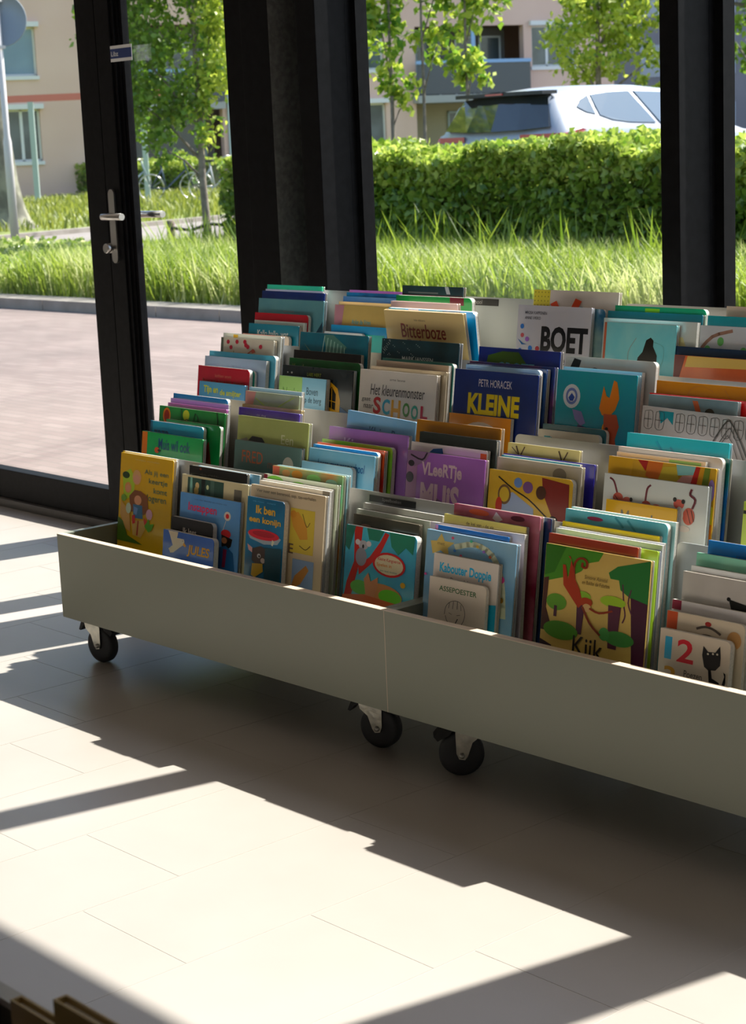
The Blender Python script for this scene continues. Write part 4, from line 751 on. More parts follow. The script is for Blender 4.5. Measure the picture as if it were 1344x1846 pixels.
'boet': ('white picture book with heavy black capitals and blue berries', 'b8bccc', 'c0c0cc', 'h', [('t', 'MROSA KAPPONEN', .1, .4, .08, .12, '343848', .004, 0), ('t', 'ANNE VASKO', .1, .32, .15, .19, '343848', .004, 0), ('t', 'BOET', .34, .97, .27, .62, '0c0e14', .04, 0), ('t', 'de beer', .6, .88, .66, .78, '181c24', .01, .1), ('e', .07, .29, .026, .034, '1858a0'), ('e', .08, .41, .024, .03, '984048'), ('e', .15, .46, .028, .034, '7c50a0'), ('p', [(.02, .46), (.1, .52), (.15, .53), (.08, .54)], '105088'), ('e', .06, .62, .026, .034, '1858a0'), ('e', .2, .58, .028, .036, '1860b0'), ('e', .3, .58, .028, .034, '983038'), ('e', .16, .68, .034, .045, '1464b8'), ('e', .24, .66, .024, .03, '203c68'), ('e', .17, .8, .022, .026, '1450a0'), ('p', [(.22, .84), (.25, .74), (.3, .7), (.36, .76), (.38, .84)], '28202c'), ('r', .28, .84, .33, .92, 'b0a0a0')]),
'teal6': ('grey and teal board book behind the black capitals book', '7c948c', '104c6c', 'b', []),
'bunny': ('wide white picture book with orange ears and a yellow patterned strip', 'a8a098', 'b0a8a0', 'h', [('r', 0, 0, .2, .4, 'b0a430')] + [('e', .02+.04*(i % 5), .03+.05*(i//5), .006, .008, '70681c') for i in range(30)] + [('l', [(.26, .16), (.34, .3)], .08, 'c84018'), ('l', [(.54, .12), (.46, .3)], .08, 'c84018'), ('e', .58, .24, .06, .06, '106c80')]),
'ice': ('pale blue picture book with a black ice cream scoop in a cone', '4c9cac', '70b0b8', 'h', [('r', 0, 0, .035, 1.2, '944c34'), ('l', [(.46, .2), (.36, .4), (.4, .62), (.5, .62)], .005, '78706c'), ('p', [(.37, .58), (.5, .56), (.5, .8), (.4, .8)], 'b0784c'), ('p', [(.5, .46), (.56, .38), (.6, .22), (.66, .18), (.7, .22), (.7, .3), (.76, .42), (.76, .56), (.7, .7), (.6, .78), (.52, .72), (.48, .6)], '141410'), ('l', [(.7, .24), (.84, .3), (.84, .5), (.78, .62)], .004, '50888c'), ('t', 'Jef Aerts', .08, .22, .68, .72, '38585c', .004, 0)]),
'palewide': ('wide pale book with a barcode label behind the ice cream book', '98a09c', 'a0a8a8', 's', [('p', [(.72, .24), (.78, .16), (.86, .16), (.9, .26)], 'a8a478'), ('r', .72, .36, .92, .64, '2c302c'), ('r', .735, .385, .905, .615, 'b0aca4'), ('r', .8, .41, .88, .59, '50504c')]),
'tealnavy': ('dark teal book with a beige moon disc in the ice cream stack', '08505c', '0c5c6c', 'h', [('e', .5, .2, .24, .12, '98946c')]),
'green4': ('emerald board book with a lime patch highest in the ice cream stack', '0c8058', '108860', 'b', [('r', .34, .02, .5, .2, '78b020')]),
'draken': ('orange red picture book with thin pale capitals, topmost row at right', 'a04820', 'b05828', 'h', [('p', [(.0, .0), (.1, .0), (.03, .3), (.0, .5)], '583030'), ('p', [(.8, .0), (1., .0), (1., .5), (.92, .3)], '585034'), ('p', [(.12, .0), (.8, .0), (.84, .08), (.1, .1)], 'a89048'), ('t', 'DRAKEN', .2, .82, .22, .48, 'b8a070', .006, 0)]),
'navy7': ('dark navy book behind the orange red one, topmost row at right', '04203c', None, 'h', []),
'branches': ('white picture book with twisting branches green buds and red letters', 'a8b0bc', 'b0b8c0', 'h', [('t', 'Olle', .18, .9, .34, .7, 'a81020', .03, 0), ('l', [(.0, .24), (.12, .1), (.3, .04)], .03, '785c50'), ('l', [(.56, .0), (.64, .14), (.74, .2), (.72, .4)], .016, '685048'), ('l', [(.5, .0), (.46, .22), (.5, .3)], .01, '685048')] + [('e', u, v, .03, .04, '4c8c4c') for u, v in ((.2, .14), (.08, .22), (.0+.02, .26), (.18, .28), (.42, .22), (.5, .32), (.56, .26), (.78, .06), (.86, .3))]),
'teal7': ('teal book with small dark lettering above the branches book', '107c84', '0c7078', 'h', [('t', 'mirthe', .5, .68, .1, .16, '0c3c50', .01, 0)]),
'pink2': ('pale pink book at the upper right edge of the books', 'b8a090', None, 's', [('e', .82, .3, .14, .2, '981c30')]),
}
GRP = {'1': 'front row', '2': 'second row', '3': 'third row', '4': 'topmost row'}
def clampuv(p, vm): return (min(max(p[0], .002), .998), min(max(p[1], .002), vm))
def art_mesh(parent, prims, w_, h_, vf):
    """art coordinates: u across the cover, v down from its top, both in widths (v drawn at scale vf)"""
    vm = h_/w_-.01
    V, Fc, MI, mats = [], [], [], []
    lay = 0
    def mi(c):
        m_ = imat(c)
        if m_ not in mats: mats.append(m_)
        return mats.index(m_)
    def add(pts, c):
        y = -0.00025-0.00006*lay
        b = len(V)
        pts = [clampuv((p[0], p[1]*vf), vm) for p in pts]
        V.extend([(p[0]*w_, y, h_-p[1]*w_) for p in pts]); Fc.append(tuple(range(b, b+len(pts)))); MI.append(mi(c))
    for pr in prims:
        k = pr[0]; lay += 1
        if k == 'r': add([(pr[1], pr[4]), (pr[3], pr[4]), (pr[3], pr[2]), (pr[1], pr[2])], pr[5])
        elif k == 'e':
            n = 10 if pr[3] < .02 else 22
            add([(pr[1]+pr[3]*math.cos(2*PI*i/n), pr[2]-pr[4]*math.sin(2*PI*i/n)) for i in range(n)], pr[5])
        elif k == 'p': add(pr[1][::-1], pr[2])
        elif k == 'l':
            P = [Vector((a, b_)) for a, b_ in pr[1]]; r = pr[2]/2
            # round the stroke with a Catmull-Rom pass
            if len(P) > 2:
                Q = []
                for i in range(len(P)-1):
                    p0, p1, p2, p3 = P[max(i-1, 0)], P[i], P[i+1], P[min(i+2, len(P)-1)]
                    for t in (0, .33, .66):
                        Q.append(.5*((2*p1)+(p2-p0)*t+(2*p0-5*p1+4*p2-p3)*t*t+(3*p1-p0-3*p2+p3)*t**3))
                P = Q+[P[-1]]
            for a, b_ in zip(P[:-1], P[1:]):
                d = (b_-a)
                if d.length < 1e-6: continue
                d.normalize(); nn = Vector((-d.y, d.x))*r; e_ = d*r*.5
                add([a+nn-e_, b_+nn+e_, b_-nn+e_, a-nn-e_], pr[3])
        elif k == 't':
            _, s, ua, ub, va, vb, c, bold, sh = pr
            va *= vf; vb *= vf
            if va > vm: continue
            tv, polys = text_geo(s, bold, sh); y = -0.00025-0.00006*lay; b = len(V); mm = mi(c)
            for p in tv:
                V.append(((ua+(ub-ua)*p[0])*w_, y, h_-min(vb-(vb-va)*p[1], vm)*w_))
            for q in polys: Fc.append(tuple(i+b for i in q)); MI.append(mm)
    if not V: return
    me = bpy.data.meshes.new('cover_art'); me.from_pydata(V, [], Fc)
    for m_ in mats: me.materials.append(m_)
    me.polygons.foreach_set('material_index', MI)
    # keep every face turned to the front
    bm = bmesh.new(); bm.from_mesh(me); bm.normal_update()
    for f in bm.faces:
        if f.normal.y > 0: f.normal_flip()
    bm.to_mesh(me); bm.free()
    mkobj('cover_art', me, None, parent)
def outline(w_, h_, r, inset=0.0):
    x0, z0, x1, z1 = 0.0 if not inset else inset*.3, inset, w_-inset, h_-inset
    if r <= 0: return [(x0, z0), (x1, z0), (x1, z1), (x0, z1)]
    n = 6
    a1 = [(x1-r+r*math.cos(a), z0+r+r*math.sin(a)) for a in np.linspace(-PI/2, 0, n)]
    a2 = [(x1-r+r*math.cos(a), z1-r+r*math.sin(a)) for a in np.linspace(0, PI/2, n)]
    return [(x0, z0)]+a1+a2+[(x0, z1)]
def make_book(key, stack, x, y, z, w_, h_, t, lean, roll, vf):
    label, c1, c2, style, art = COV[key]
    a = math.radians(lean)
    nm = 'board_book' if style == 'b' else 'picture_book'
    root = empty(nm, (x, y, z+t*abs(math.sin(a))+0.0006+(w_*abs(math.sin(roll)) if roll > 0 else 0)), (-a, roll, 0))
    tag(root, label, 'book', 'books in the %s, %s stack from the left' % (GRP[stack[0]], {'A': 'first', 'B': 'second', 'C': 'third', 'D': 'fourth', 'E': 'fifth', 'F': 'sixth', 'G': 'seventh'}[stack[1]]))
    h_ = h_-0.0015
    cm = cmat(c1, c2, 9.0 if c2 else 14)
    bd = {'h': 0.0021, 's': 0.0005, 'b': 0.0012}[style]; r = {'h': 0.0022, 's': 0.0, 'b': 0.011}[style]
    bm = bmesh.new()
    prism(bm, outline(w_, h_, r), 'y', 0, bd); prism(bm, outline(w_, h_, r), 'y', t-bd, t, 1)
    box(bm, -0.0004, bd, 0.0002, t-0.0002, 0.0002, h_-0.0002)
    bmobj('cover', bm, [cm, BACKS[len(key) % 3]], root)
    bm = bmesh.new(); ins = {'h': 0.0035, 's': 0.0004, 'b': 0.0003}[style]
    prism(bm, outline(w_, h_, r if style == 'b' else 0, ins), 'y', bd*0.98, t-bd*0.98)
    bmobj('pages', bm, PAGES, root)
    art_mesh(root, art, w_, h_, vf)
    return root
for b in BK: make_book(*b)

# ================================================================ LOW DISPLAY BIN NEAR THE CAMERA
fg = empty('display_bin', (-1.35, 0.35, 0)); tag(fg, 'dark display bin cut off by the lower left corner of the photo', 'display bin')
DK = mat('dark_olive_lacquer', (0.05, 0.05, 0.035, 1), 0.5)
RIM = mat('pale_bin_rim', (0.30, 0.28, 0.24, 1), 0.5)
sbox('side_board', DK, (-0.12, 1.2, 0.42, 0.436, 0, 0.493), (-0.12, -0.104, -0.6, 0.42, 0, 0.493), (-0.104, 1.2, -0.6, 0.42, 0.33, 0.35), parent=fg, kind='')
sbox('rim', RIM, (-0.122, 1.2, 0.419, 0.437, 0.493, 0.5), (-0.122, -0.103, -0.6, 0.419, 0.493, 0.5), parent=fg, kind='')
def foreground_book(x0, x1, y0, y1, z1, lab):
    e = empty('picture_book', (x0, y0, 0.35)); tag(e, lab, 'book')
    w_, t_, h_ = x1-x0, y1-y0, z1-0.35
    sbox('cover', mat('ochre_cover', (0.30, 0.2, 0.07, 1), 0.5), (0, w_, 0, 0.002, 0.001, h_), (0, w_, t_-0.002, t_, 0.001, h_), (0, 0.002, 0.002, t_-0.002, 0.001, h_), parent=e, kind='')
    sbox('pages', PAGES, (0.002, w_-0.003, 0.002, t_-0.002, 0.003, h_-0.006), parent=e, kind='')
    return e
foreground_book(-1.337, -1.12, 0.732, 0.744, 0.54, 'ochre book nearest the long rim of the dark display bin, lower left')
foreground_book(-1.20, -1.00, 0.695, 0.708, 0.60, 'taller ochre book behind the low ochre one in the dark display bin')
fb_ = foreground_book(-1.44, -1.352, 0.70, 0.712, 0.605, 'narrow pinkish book with a pale edge in the corner of the dark display bin')
fb_.children[0].data.materials[0] = mat('dull_pink_cover', (0.22, 0.16, 0.16, 1), 0.5)

# ================================================================ OUTSIDE
def gslab(name, mt, pts, z, th=0.3):
    bm = bmesh.new(); vs = [bm.verts.new((x, y, z)) for x, y in pts]; f = bm.faces.new(vs)
    r = bmesh.ops.extrude_face_region(bm, geom=[f])
    bmesh.ops.translate(bm, verts=[v for v in r['geom'] if isinstance(v, bmesh.types.BMVert)], vec=(0, 0, -th))
    bmesh.ops.recalc_face_normals(bm, faces=bm.faces[:])
    return tag(bmobj(name, bm, mt), kind='structure')
# brick paved terrace
mt, t, b = newmat('terrace_brick')
tc = t.nodes.new('ShaderNodeTexCoord'); br = t.nodes.new('ShaderNodeTexBrick'); nz = t.nodes.new('ShaderNodeTexNoise')
br.inputs['Scale'].default_value = 1.0; br.inputs['Brick Width'].default_value = 0.21; br.inputs['Row Height'].default_value = 0.07
br.inputs['Mortar Size'].default_value = 0.004; br.inputs['Color1'].default_value = (0.25, 0.185, 0.165, 1); br.inputs['Color2'].default_value = (0.30, 0.23, 0.205, 1); br.inputs['Mortar'].default_value = (0.20, 0.165, 0.14, 1)
nz.inputs['Scale'].default_value = 1.5; nz.inputs['Detail'].default_value = 6
mxc = t.nodes.new('ShaderNodeMixRGB'); mxc.blend_type = 'MULTIPLY'; mxc.inputs[0].default_value = 0.5
t.links.new(tc.outputs['Object'], br.inputs['Vector']); t.links.new(tc.outputs['Object'], nz.inputs['Vector'])
t.links.new(br.outputs['Color'], mxc.inputs[1]); t.links.new(nz.outputs['Fac'], mxc.inputs[2]); t.links.new(mxc.outputs[0], b.inputs['Base Color'])
b.inputs['Roughness'].default_value = 0.85
BRICKM = mt
CONC = mat('curb_concrete', (0.30, 0.265, 0.23, 1), 0.85, 0, (0.23, 0.20, 0.17, 1), 6)
SOIL = mat('dark_soil', (0.05, 0.045, 0.03, 1), 0.95, 0, (0.08, 0.07, 0.045, 1), 5)
LAWN = mat('lawn_ground', (0.12, 0.16, 0.025, 1), 0.95, 0, (0.20, 0.23, 0.05, 1), 1.5)
PATH = mat('path_paving', (0.22, 0.19, 0.175, 1), 0.9, 0, (0.26, 0.23, 0.21, 1), 1)
gslab('terrace', BRICKM, [(-40, 3.50), (6, 3.50), (6, 8.95), (-40, 7.57)], 0.0)
# threshold grate under the glass front
gslab('trim_7', CONC, [(-12, 3.475), (4, 3.475), (4, 3.50), (-12, 3.50)], 0.0, 0.1)
# curb between terrace and planting: runs very slightly off the glass line
def yc(x): return 8.42+(x+10.8)*0.03
bm = bmesh.new()
n = 46
for i in range(n):
    xa = -32+i*0.8; xb = xa+0.79
    v = [(xa, yc(xa)), (xb, yc(xb)), (xb, yc(xb)+0.30), (xa, yc(xa)+0.30)]
    prism(bm, v, 'z', -0.05, 0.088)
tag(bmobj('curb', bm, CONC), 'long pale concrete curb edging the planting beyond the terrace', 'curb')['kind'] = 'structure'
gslab('planting_bed', SOIL, [(-23.2, 8.05), (6, 8.95), (6, 12.4), (-15.5, 12.4), (-15.5, 17), (-21.6, 17), (-23.0, 13)], 0.05, 0.05)
gslab('path', PATH, [(-23.2, 7.6), (-25.6, 7.5), (-25.5, 14.9), (-27.2, 20.5), (-31, 31), (-25, 31), (-21.6, 17), (-23.0, 13)], 0.055, 0.05)
gslab('lawn', LAWN, [(-25.6, 7.5), (-90, 7.5), (-90, 60), (-50, 50), (-31, 31), (-27.2, 20.5), (-25.5, 14.9)], 0.07, 0.06)
gslab('lawn', LAWN, [(-21.6, 17), (-25, 31), (-15.5, 31), (-15.5, 17)], 0.07, 0.06)
gslab('street', mat('street_asphalt', (0.12, 0.12, 0.125, 1), 0.9, 0, (0.16, 0.16, 0.16, 1), 3), [(-15.5, 12.4), (30, 12.4), (60, 120), (-120, 160), (-75, 60), (-50, 50), (-15.5, 30)], 0.20, 0.5)
# footpath kerb beyond the path
bm = bmesh.new()
for (xa, ya), (xb, yb_) in (((-25.5, 8), (-25.45, 14.9)), ((-25.45, 14.9), (-27.15, 20.5)), ((-27.15, 20.5), (-31, 31))):
    prism(bm, [(xa, ya), (xb, yb_), (xb-.22, yb_), (xa-.22, ya)], 'z', 0, 0.13)
tag(bmobj('curb', bm, CONC), 'pale kerb line between the footpath and the lawn by the big trunk', 'curb', None, 'structure')
bm = bmesh.new()
prism(bm, [(-66, 27), (-35, 44), (-36, 46), (-68, 30)], 'z', 0, 0.12)
tag(bmobj('pavement', bm, PATH), kind='structure')

# leaves and grass
GR = leafmat('grass_blade', (0.11, 0.20, 0.015, 1), (0.42, 0.52, 0.06, 1), 0.5)
GR2 = leafmat('pale_grass_blade', (0.32, 0.40, 0.07, 1), (0.75, 0.75, 0.36, 1), 0.5)
HL = leafmat('hedge_leaf', (0.07, 0.17, 0.015, 1), (0.32, 0.44, 0.05, 1), 0.45, 0.3)
SUNLIT_SHOOT = leafmat('hedge_sunlit_shoot', (0.22, 0.34, 0.03, 1), (0.6, 0.66, 0.14, 1), 0.5, 0.3)  # yellow young growth, with the sun on the hedge top painted into its colour
TLF = leafmat('tree_leaf', (0.09, 0.22, 0.02, 1), (0.34, 0.5, 0.05, 1), 0.5, 0.35)
YL = leafmat('yellow_green_leaf', (0.38, 0.48, 0.03, 1), (0.65, 0.72, 0.12, 1), 0.55, 0.4)
BARK = mat('tree_bark', (0.16, 0.13, 0.10, 1), 0.9, 0, (0.26, 0.22, 0.17, 1), 14, 0.6)
OLDB = mat('old_plane_bark', (0.11, 0.105, 0.08, 1), 0.9, 0, (0.24, 0.23, 0.17, 1), 3, 0.4, contrast=(0.42, 0.58))
def scatter(n, x0, x1, y0f, y1f, z=0.06):
    x = RNG.uniform(x0, x1, n); y = RNG.uniform(0, 1, n); ya = np.array([y0f(v) for v in x]); yb = np.array([y1f(v) for v in x])
    return np.stack([x, ya+(yb-ya)*y, np.full(n, z)], 1)
# bed in front of the hedge (seen through the big pane)
P1 = scatter(42000, -14.8, -5.2, lambda x: yc(x)+0.36, lambda x: 10.95)
o = blades('meadow_grass', P1, 0.42, 0.006, [GR, GR2], 0.5); tag(o, 'tall bright grass growing between the curb and the hedge', 'grass', None, 'stuff')
o.data.polygons.foreach_set('material_index', np.repeat(((np.sin(P1[:, 0]*3.1)+np.cos(P1[:, 1]*5+P1[:, 0]))*0.5+RNG.normal(size=len(P1))*.5 > 0.5).astype(np.int32)[None, :], 3, 0).ravel())
P2 = scatter(26000, -22.9, -14.8, lambda x: yc(x)+0.36, lambda x: 12.2)
o = blades('ground_cover', P2, 0.23, 0.008, [GR2, GR], 0.6); tag(o, 'pale leafy ground cover behind the curb outside the door', 'ground cover', None, 'stuff')
o.data.polygons.foreach_set('material_index', np.repeat((RNG.random(len(P2)) > .5).astype(np.int32)[None, :], 3, 0).ravel())
Pt = scatter(2600, -14.8, -5.2, lambda x: 10.1, lambda x: 10.95); Pt = Pt[np.sin(Pt[:, 0]*4.3)+np.sin(Pt[:, 0]*9.1+2) > .2]
o = blades('tall_grass_tufts', Pt, 0.62, 0.011, [GR], 0.35); tag(o, 'taller grass tufts standing against the foot of the hedge', 'grass', None, 'stuff')
Cm = P1[:9000].copy(); Cm = Cm[(Cm[:, 1] > 9.6)]; Cm[:, 2] += RNG.uniform(0.12, 0.38, len(Cm))
o = leaves('meadow_weeds', Cm, 0.05, [GR2], None, 0.3); tag(o, 'pale leafy weeds mixed into the grass before the hedge', 'weeds', None, 'stuff')
# leafy clumps in the cover
C_ = P2[:16000].copy(); C_[:, 2] += RNG.uniform(0.05, 0.27, len(C_))
o = leaves('broad_leaves', C_, 0.055, [HL, GR2], None, 0.3, (RNG.random(len(C_)) > .6).astype(np.int32)); tag(o, 'broad green leaves scattered in the ground cover outside the door', 'leaves', None, 'stuff')
P3 = scatter(14000, -48, -25.9, lambda x: 9.5+max(0, -26-x)*.2+(0 if x < -31 else max(0, (x+31)*2.1)+ (0 if x < -27.2 else 0)), lambda x: 34, 0.07); P3 = P3[(P3[:, 0] < -25.8-np.maximum(0, P3[:, 1]-14.5)*.345)]
o = blades('lawn_grass', P3, 0.22, 0.02, [leafmat('sunny_lawn_blade', (0.16, 0.21, 0.02, 1), (0.32, 0.34, 0.06, 1), 0.45)], 0.5); tag(o, 'sunny yellow green lawn beyond the footpath', 'grass', None, 'stuff')
# hedge
def hedge(x0, x1, y0, y1, z0, z1, n, label, size=0.05):
    e = empty('hedge', ((x0+x1)/2, (y0+y1)/2, z0)); tag(e, label, 'hedge')
    cx, cy = (x0+x1)/2, (y0+y1)/2
    bm = bmesh.new(); box(bm, x0+.18-cx, x1-.18-cx, y0+.22-cy, y1-.22-cy, 0, z1-z0-.22)
    bmobj('branches', bm, mat('hedge_twigs', (0.05, 0.045, 0.025, 1), 0.95, 0, (0.03, 0.06, 0.015, 1), 9), e)
    x = RNG.uniform(x0, x1, n)
    def bump(a): return 0.05*np.sin(a*2.3)+0.035*np.sin(a*5.7+1)+0.02*np.sin(a*13)
    k = RNG.random(n); dep = np.abs(RNG.normal(size=n))*0.09
    y = np.where(k < .5, y0+dep+.04*np.sin(x*4), RNG.uniform(y0, y1, n)); z = RNG.uniform(z0, z1, n)
    top = k > .5; z = np.where(top, z1-dep+bump(x)*1.0+RNG.normal(size=n)*.02, z+bump(x)*(z-z0)/(z1-z0))
    P = np.stack([x-cx, y-cy, z-z0], 1)
    leaves('foliage', P, size, [HL, SUNLIT_SHOOT], e, 0.3, ((z > z1-.22-.12*RNG.random(n)) & (RNG.random(n) < .8)).astype(np.int32))
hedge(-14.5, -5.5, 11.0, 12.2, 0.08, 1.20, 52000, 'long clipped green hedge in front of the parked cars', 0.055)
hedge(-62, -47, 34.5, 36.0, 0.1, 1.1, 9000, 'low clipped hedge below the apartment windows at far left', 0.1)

def tree(name, base, h, r0, crown, nleaf, lsize, mats, label, bark=BARK, stems=((0, 0),), seed=1, mixf=None, group=None):
    """crown: list of blobs (dx,dy,dz,rx,ry,rz) relative to the base"""
    rg = np.random.default_rng(seed)
    e = empty(name, base); tag(e, label, 'tree', group)
    for sx, sy in stems:
        bm = bmesh.new()
        pts = [(sx+0.02*math.sin(i*1.3+sx), sy+0.02*math.cos(i*1.7), h*i/8) for i in range(9)]
        tube(bm, pts, [r0*(1.25 if i == 0 else 1-0.085*i) for i in range(9)], 12)
        for cx, cy, cz, rx, ry, rz in crown:
            z0 = max(0.25*h, cz-rz*1.1-0.1)
            tube(bm, [(sx, sy, min(z0, h*.95)), (sx*.5+cx*.5, sy*.5+cy*.5, (z0+cz)/2+.05), (cx, cy, cz)], [r0*.4, r0*.28, r0*.12], 6)
        bmobj('trunk', bm, bark, e)
    vol = np.array([c[3]*c[4]*c[5] for c in crown]); cnt = (nleaf*vol/vol.sum()).astype(int); P = []
    for c, k in zip(crown, cnt):
        d = rg.normal(size=(k, 3)); d /= np.linalg.norm(d, axis=1)[:, None]; d *= (rg.random(k)**0.42)[:, None]
        K = max(6, k//26); cen = d[:K]; ids = rg.integers(0, K, k)
        d = cen[ids]*0.95+rg.normal(size=(k, 3))*0.13*(0.5/np.array(c[3:]))**.5
        P.append(np.array(c[:3])+d*np.array(c[3:]))
    P = np.concatenate(P)
    mi = None
    if len(mats) > 1: mi = mixf(P).astype(np.int32)
    leaves('foliage', P, lsize, mats, e, 0.5, mi)
    return e
t1 = tree('young_tree', (-17.06, 12.69, 0.06), 3.6, 0.05, [(-.55, -.5, 2.45, .62, .55, .8), (.12, .14, 2.6, .55, .5, .95), (-.2, -.1, 3.4, .95, .9, .7), (-.45, -.42, 1.75, .5, .45, .5), (.0, .0, 1.7, .36, .34, .5), (-.28, -.28, 1.25, .3, .28, .28)], 13000, 0.056, [TLF, YL], 'young leafy street tree tied to stakes, seen through the door glass', seed=3, mixf=lambda P: (P[:, 0]+P[:, 1]+np.random.default_rng(1).normal(size=len(P))*.25 > .12))  # brighter leaves on the right of the crown paint in its sunlit side
RUB = mat('black_tree_strap', (0.02, 0.02, 0.02, 1), 0.7)
WOOD = mat('weathered_stake', (0.20, 0.15, 0.12, 1), 0.9, 0, (0.13, 0.10, 0.08, 1), 12)
for (x, y, lab) in ((-17.42, 12.45, 'weathered wooden stake left of the young tree trunk'), (-16.78, 12.93, 'weathered wooden stake right of the young tree trunk')):
    bm = bmesh.new(); lathe(bm, [(0.045, 0), (0.047, 0.42), (0.04, 0.46)], 14, 'z')
    s = bmobj('tree_stake', bm, WOOD, None, (x, y, 0.06)); tag(s, lab, 'stake', 'stakes of the young tree')
bm = bmesh.new()
tube(bm, [(-17.42, 12.41, 0.44), (-17.2, 12.58, 0.40), (-17.06, 12.63, 0.44), (-16.98, 12.69, 0.47), (-17.06, 12.75, 0.46)], 0.018, 8)
tube(bm, [(-17.06, 12.75, 0.46), (-16.95, 12.82, 0.45), (-16.78, 12.97, 0.50)], 0.018, 8)
tag(bmobj('tree_tie', bm, RUB), 'black rubber strap tying the young tree to its stakes', 'strap')
# slim trees behind the hedge
tree('young_tree', (-18.05, 16.56, 0.06), 4.2, 0.035, [(-.1, -.1, 2.9, .45, .4, .8), (0, .05, 2.1, .3, .3, .45), (-.1, 0, 3.6, .6, .5, .6), (.1, .15, 1.75, .18, .18, .2)], 1700, 0.085, [TLF, YL], 'slim young tree behind the hedge, left of its two neighbours', seed=5, mixf=lambda P: np.random.default_rng(2).random(len(P)) > .5, group='slim trees behind the hedge')
tree('young_tree', (-17.75, 16.85, 0.06), 4.2, 0.03, [(.12, .2, 2.5, .4, .38, .5), (.2, .3, 3.5, .6, .5, .8)], 1100, 0.085, [TLF, YL], 'slim young tree behind the hedge, between its two neighbours', seed=6, mixf=lambda P: np.random.default_rng(3).random(len(P)) > .5, group='slim trees behind the hedge')
tree('young_tree', (-17.35, 17.25, 0.06), 4.2, 0.03, [(.05, .1, 2.2, .28, .3, .35), (.15, .2, 3.2, .35, .35, .6)], 700, 0.085, [TLF, YL], 'slim young tree behind the hedge, nearest the balcony side', seed=7, mixf=lambda P: np.random.default_rng(4).random(len(P)) > .5, group='slim trees behind the hedge')
tree('street_tree', (-27.4, 31.3, 0.2), 4.2, 0.10, [(0, 0, 3.2, 1.2, 1.1, 1.2), (.3, .4, 4.2, 1.5, 1.3, 1.2), (.7, .8, 2.6, .6, .6, .7), (-.3, -.3, 2.6, .45, .45, .5)], 5200, 0.10, [YL, TLF], 'bright yellow green tree beyond the silver car', seed=8, mixf=lambda P: np.random.default_rng(5).random(len(P)) > .85)
tree('street_tree', (-25.5, 34.6, 0.2), 6.2, 0.12, [(-1.2, -1.4, 5.0, 1.6, 1.6, 1.0), (-2.6, -2.9, 4.4, .9, .9, .55), (0, 0, 4.4, 1.2, 1.2, 1.2), (-.4, -.4, 3.0, .5, .5, .8)], 4200, 0.12, [TLF], 'dark green tree overhanging the balcony side of the apartments', seed=9)
tree('street_tree', (-30.0, 44.5, 0.2), 6.8, 0.15, [(0, 0, 5.4, 2.4, 2.4, 2.2), (1.5, 1.5, 3.6, 1.3, 1.3, 1.0)], 5200, 0.16, [TLF], 'dark green tree at the far end of the street', seed=10)
tree('street_tree', (-19.2, 34.0, 0.2), 6.0, 0.12, [(0, 0, 4.4, 1.6, 1.6, 1.4), (.4, .6, 3.0, .9, .9, .6)], 3600, 0.12, [TLF, YL], 'green tree seen past the right window post', seed=12, mixf=lambda P: np.random.default_rng(6).random(len(P)) > .6)
# old trunk at the left
e = empty('old_tree', (-29.35, 17.35, 0.07)); tag(e, 'thick old tree trunk with flared roots at the left edge', 'tree')
bm = bmesh.new(); hs = [0, .12, .35, .8, 1.6, 2.6, 3.6, 5.0, 7.0]; rs = [.62, .48, .40, .345, .31, .285, .27, .26, .25]; rings = []
for h_, r_ in zip(hs, rs):
    rings.append([bm.verts.new(((r_*(1+.16*math.sin(3*a+1)*(1 if h_ < .5 else .25)))*math.cos(a)-h_*.07, (r_*(1+.12*math.cos(4*a)*(1 if h_ < .5 else .25)))*math.sin(a)-h_*.03, h_)) for a in np.linspace(0, 2*PI, 28, endpoint=False)])
for A, Bv in zip(rings[:-1], rings[1:]):
    for i in range(28): bm.faces.new((A[i], A[(i+1) % 28], Bv[(i+1) % 28], Bv[i])).smooth = True
bm.faces.new(rings[-1]); bmesh.ops.recalc_face_normals(bm, faces=bm.faces[:])
bmobj('trunk', bm, OLDB, e)
cl = np.random.default_rng(4).normal(size=(2600, 3))*np.array([2.4, 2.4, .9])+np.array([-.4, 0, 7.4])
leaves('foliage', cl, 0.15, [TLF], e)

# road sign seen from behind
e = empty('road_sign', (-21.16, 12.63, 0.06)); tag(e, 'grey back of a round road sign on a white pole at the left edge', 'road sign')
POLEM = mat('pale_galvanised', (0.62, 0.58, 0.58, 1), 0.5, 0.0); SIGNM = mat('sign_back_grey', (0.25, 0.29, 0.33, 1), 0.5, 0.3)
bm = bmesh.new(); lathe(bm, [(0.055, 0), (0.055, 1.45), (0.04, 1.53), (0.038, 3.9)], 16, 'z'); bmobj('pole', bm, POLEM, e)
bm = bmesh.new(); lathe(bm, [(0.0, -0.006), (0.305, -0.006), (0.325, -0.022), (0.33, -0.022), (0.33, 0.008), (0.0, 0.008)], 40, 'y', (0, 0, 0)); d = bmobj('sign_disc', bm, SIGNM, e, (-0.02, 0.06, 2.98)); d.rotation_euler = (0, 0, YAW)
bm = bmesh.new(); box(bm, -0.06, 0.06, -0.05, 0.05, 2.62, 2.66, bev=.004); box(bm, -0.06, 0.06, -0.05, 0.05, 3.2, 3.24, bev=.004); bmobj('clamp', bm, POLEM, e)

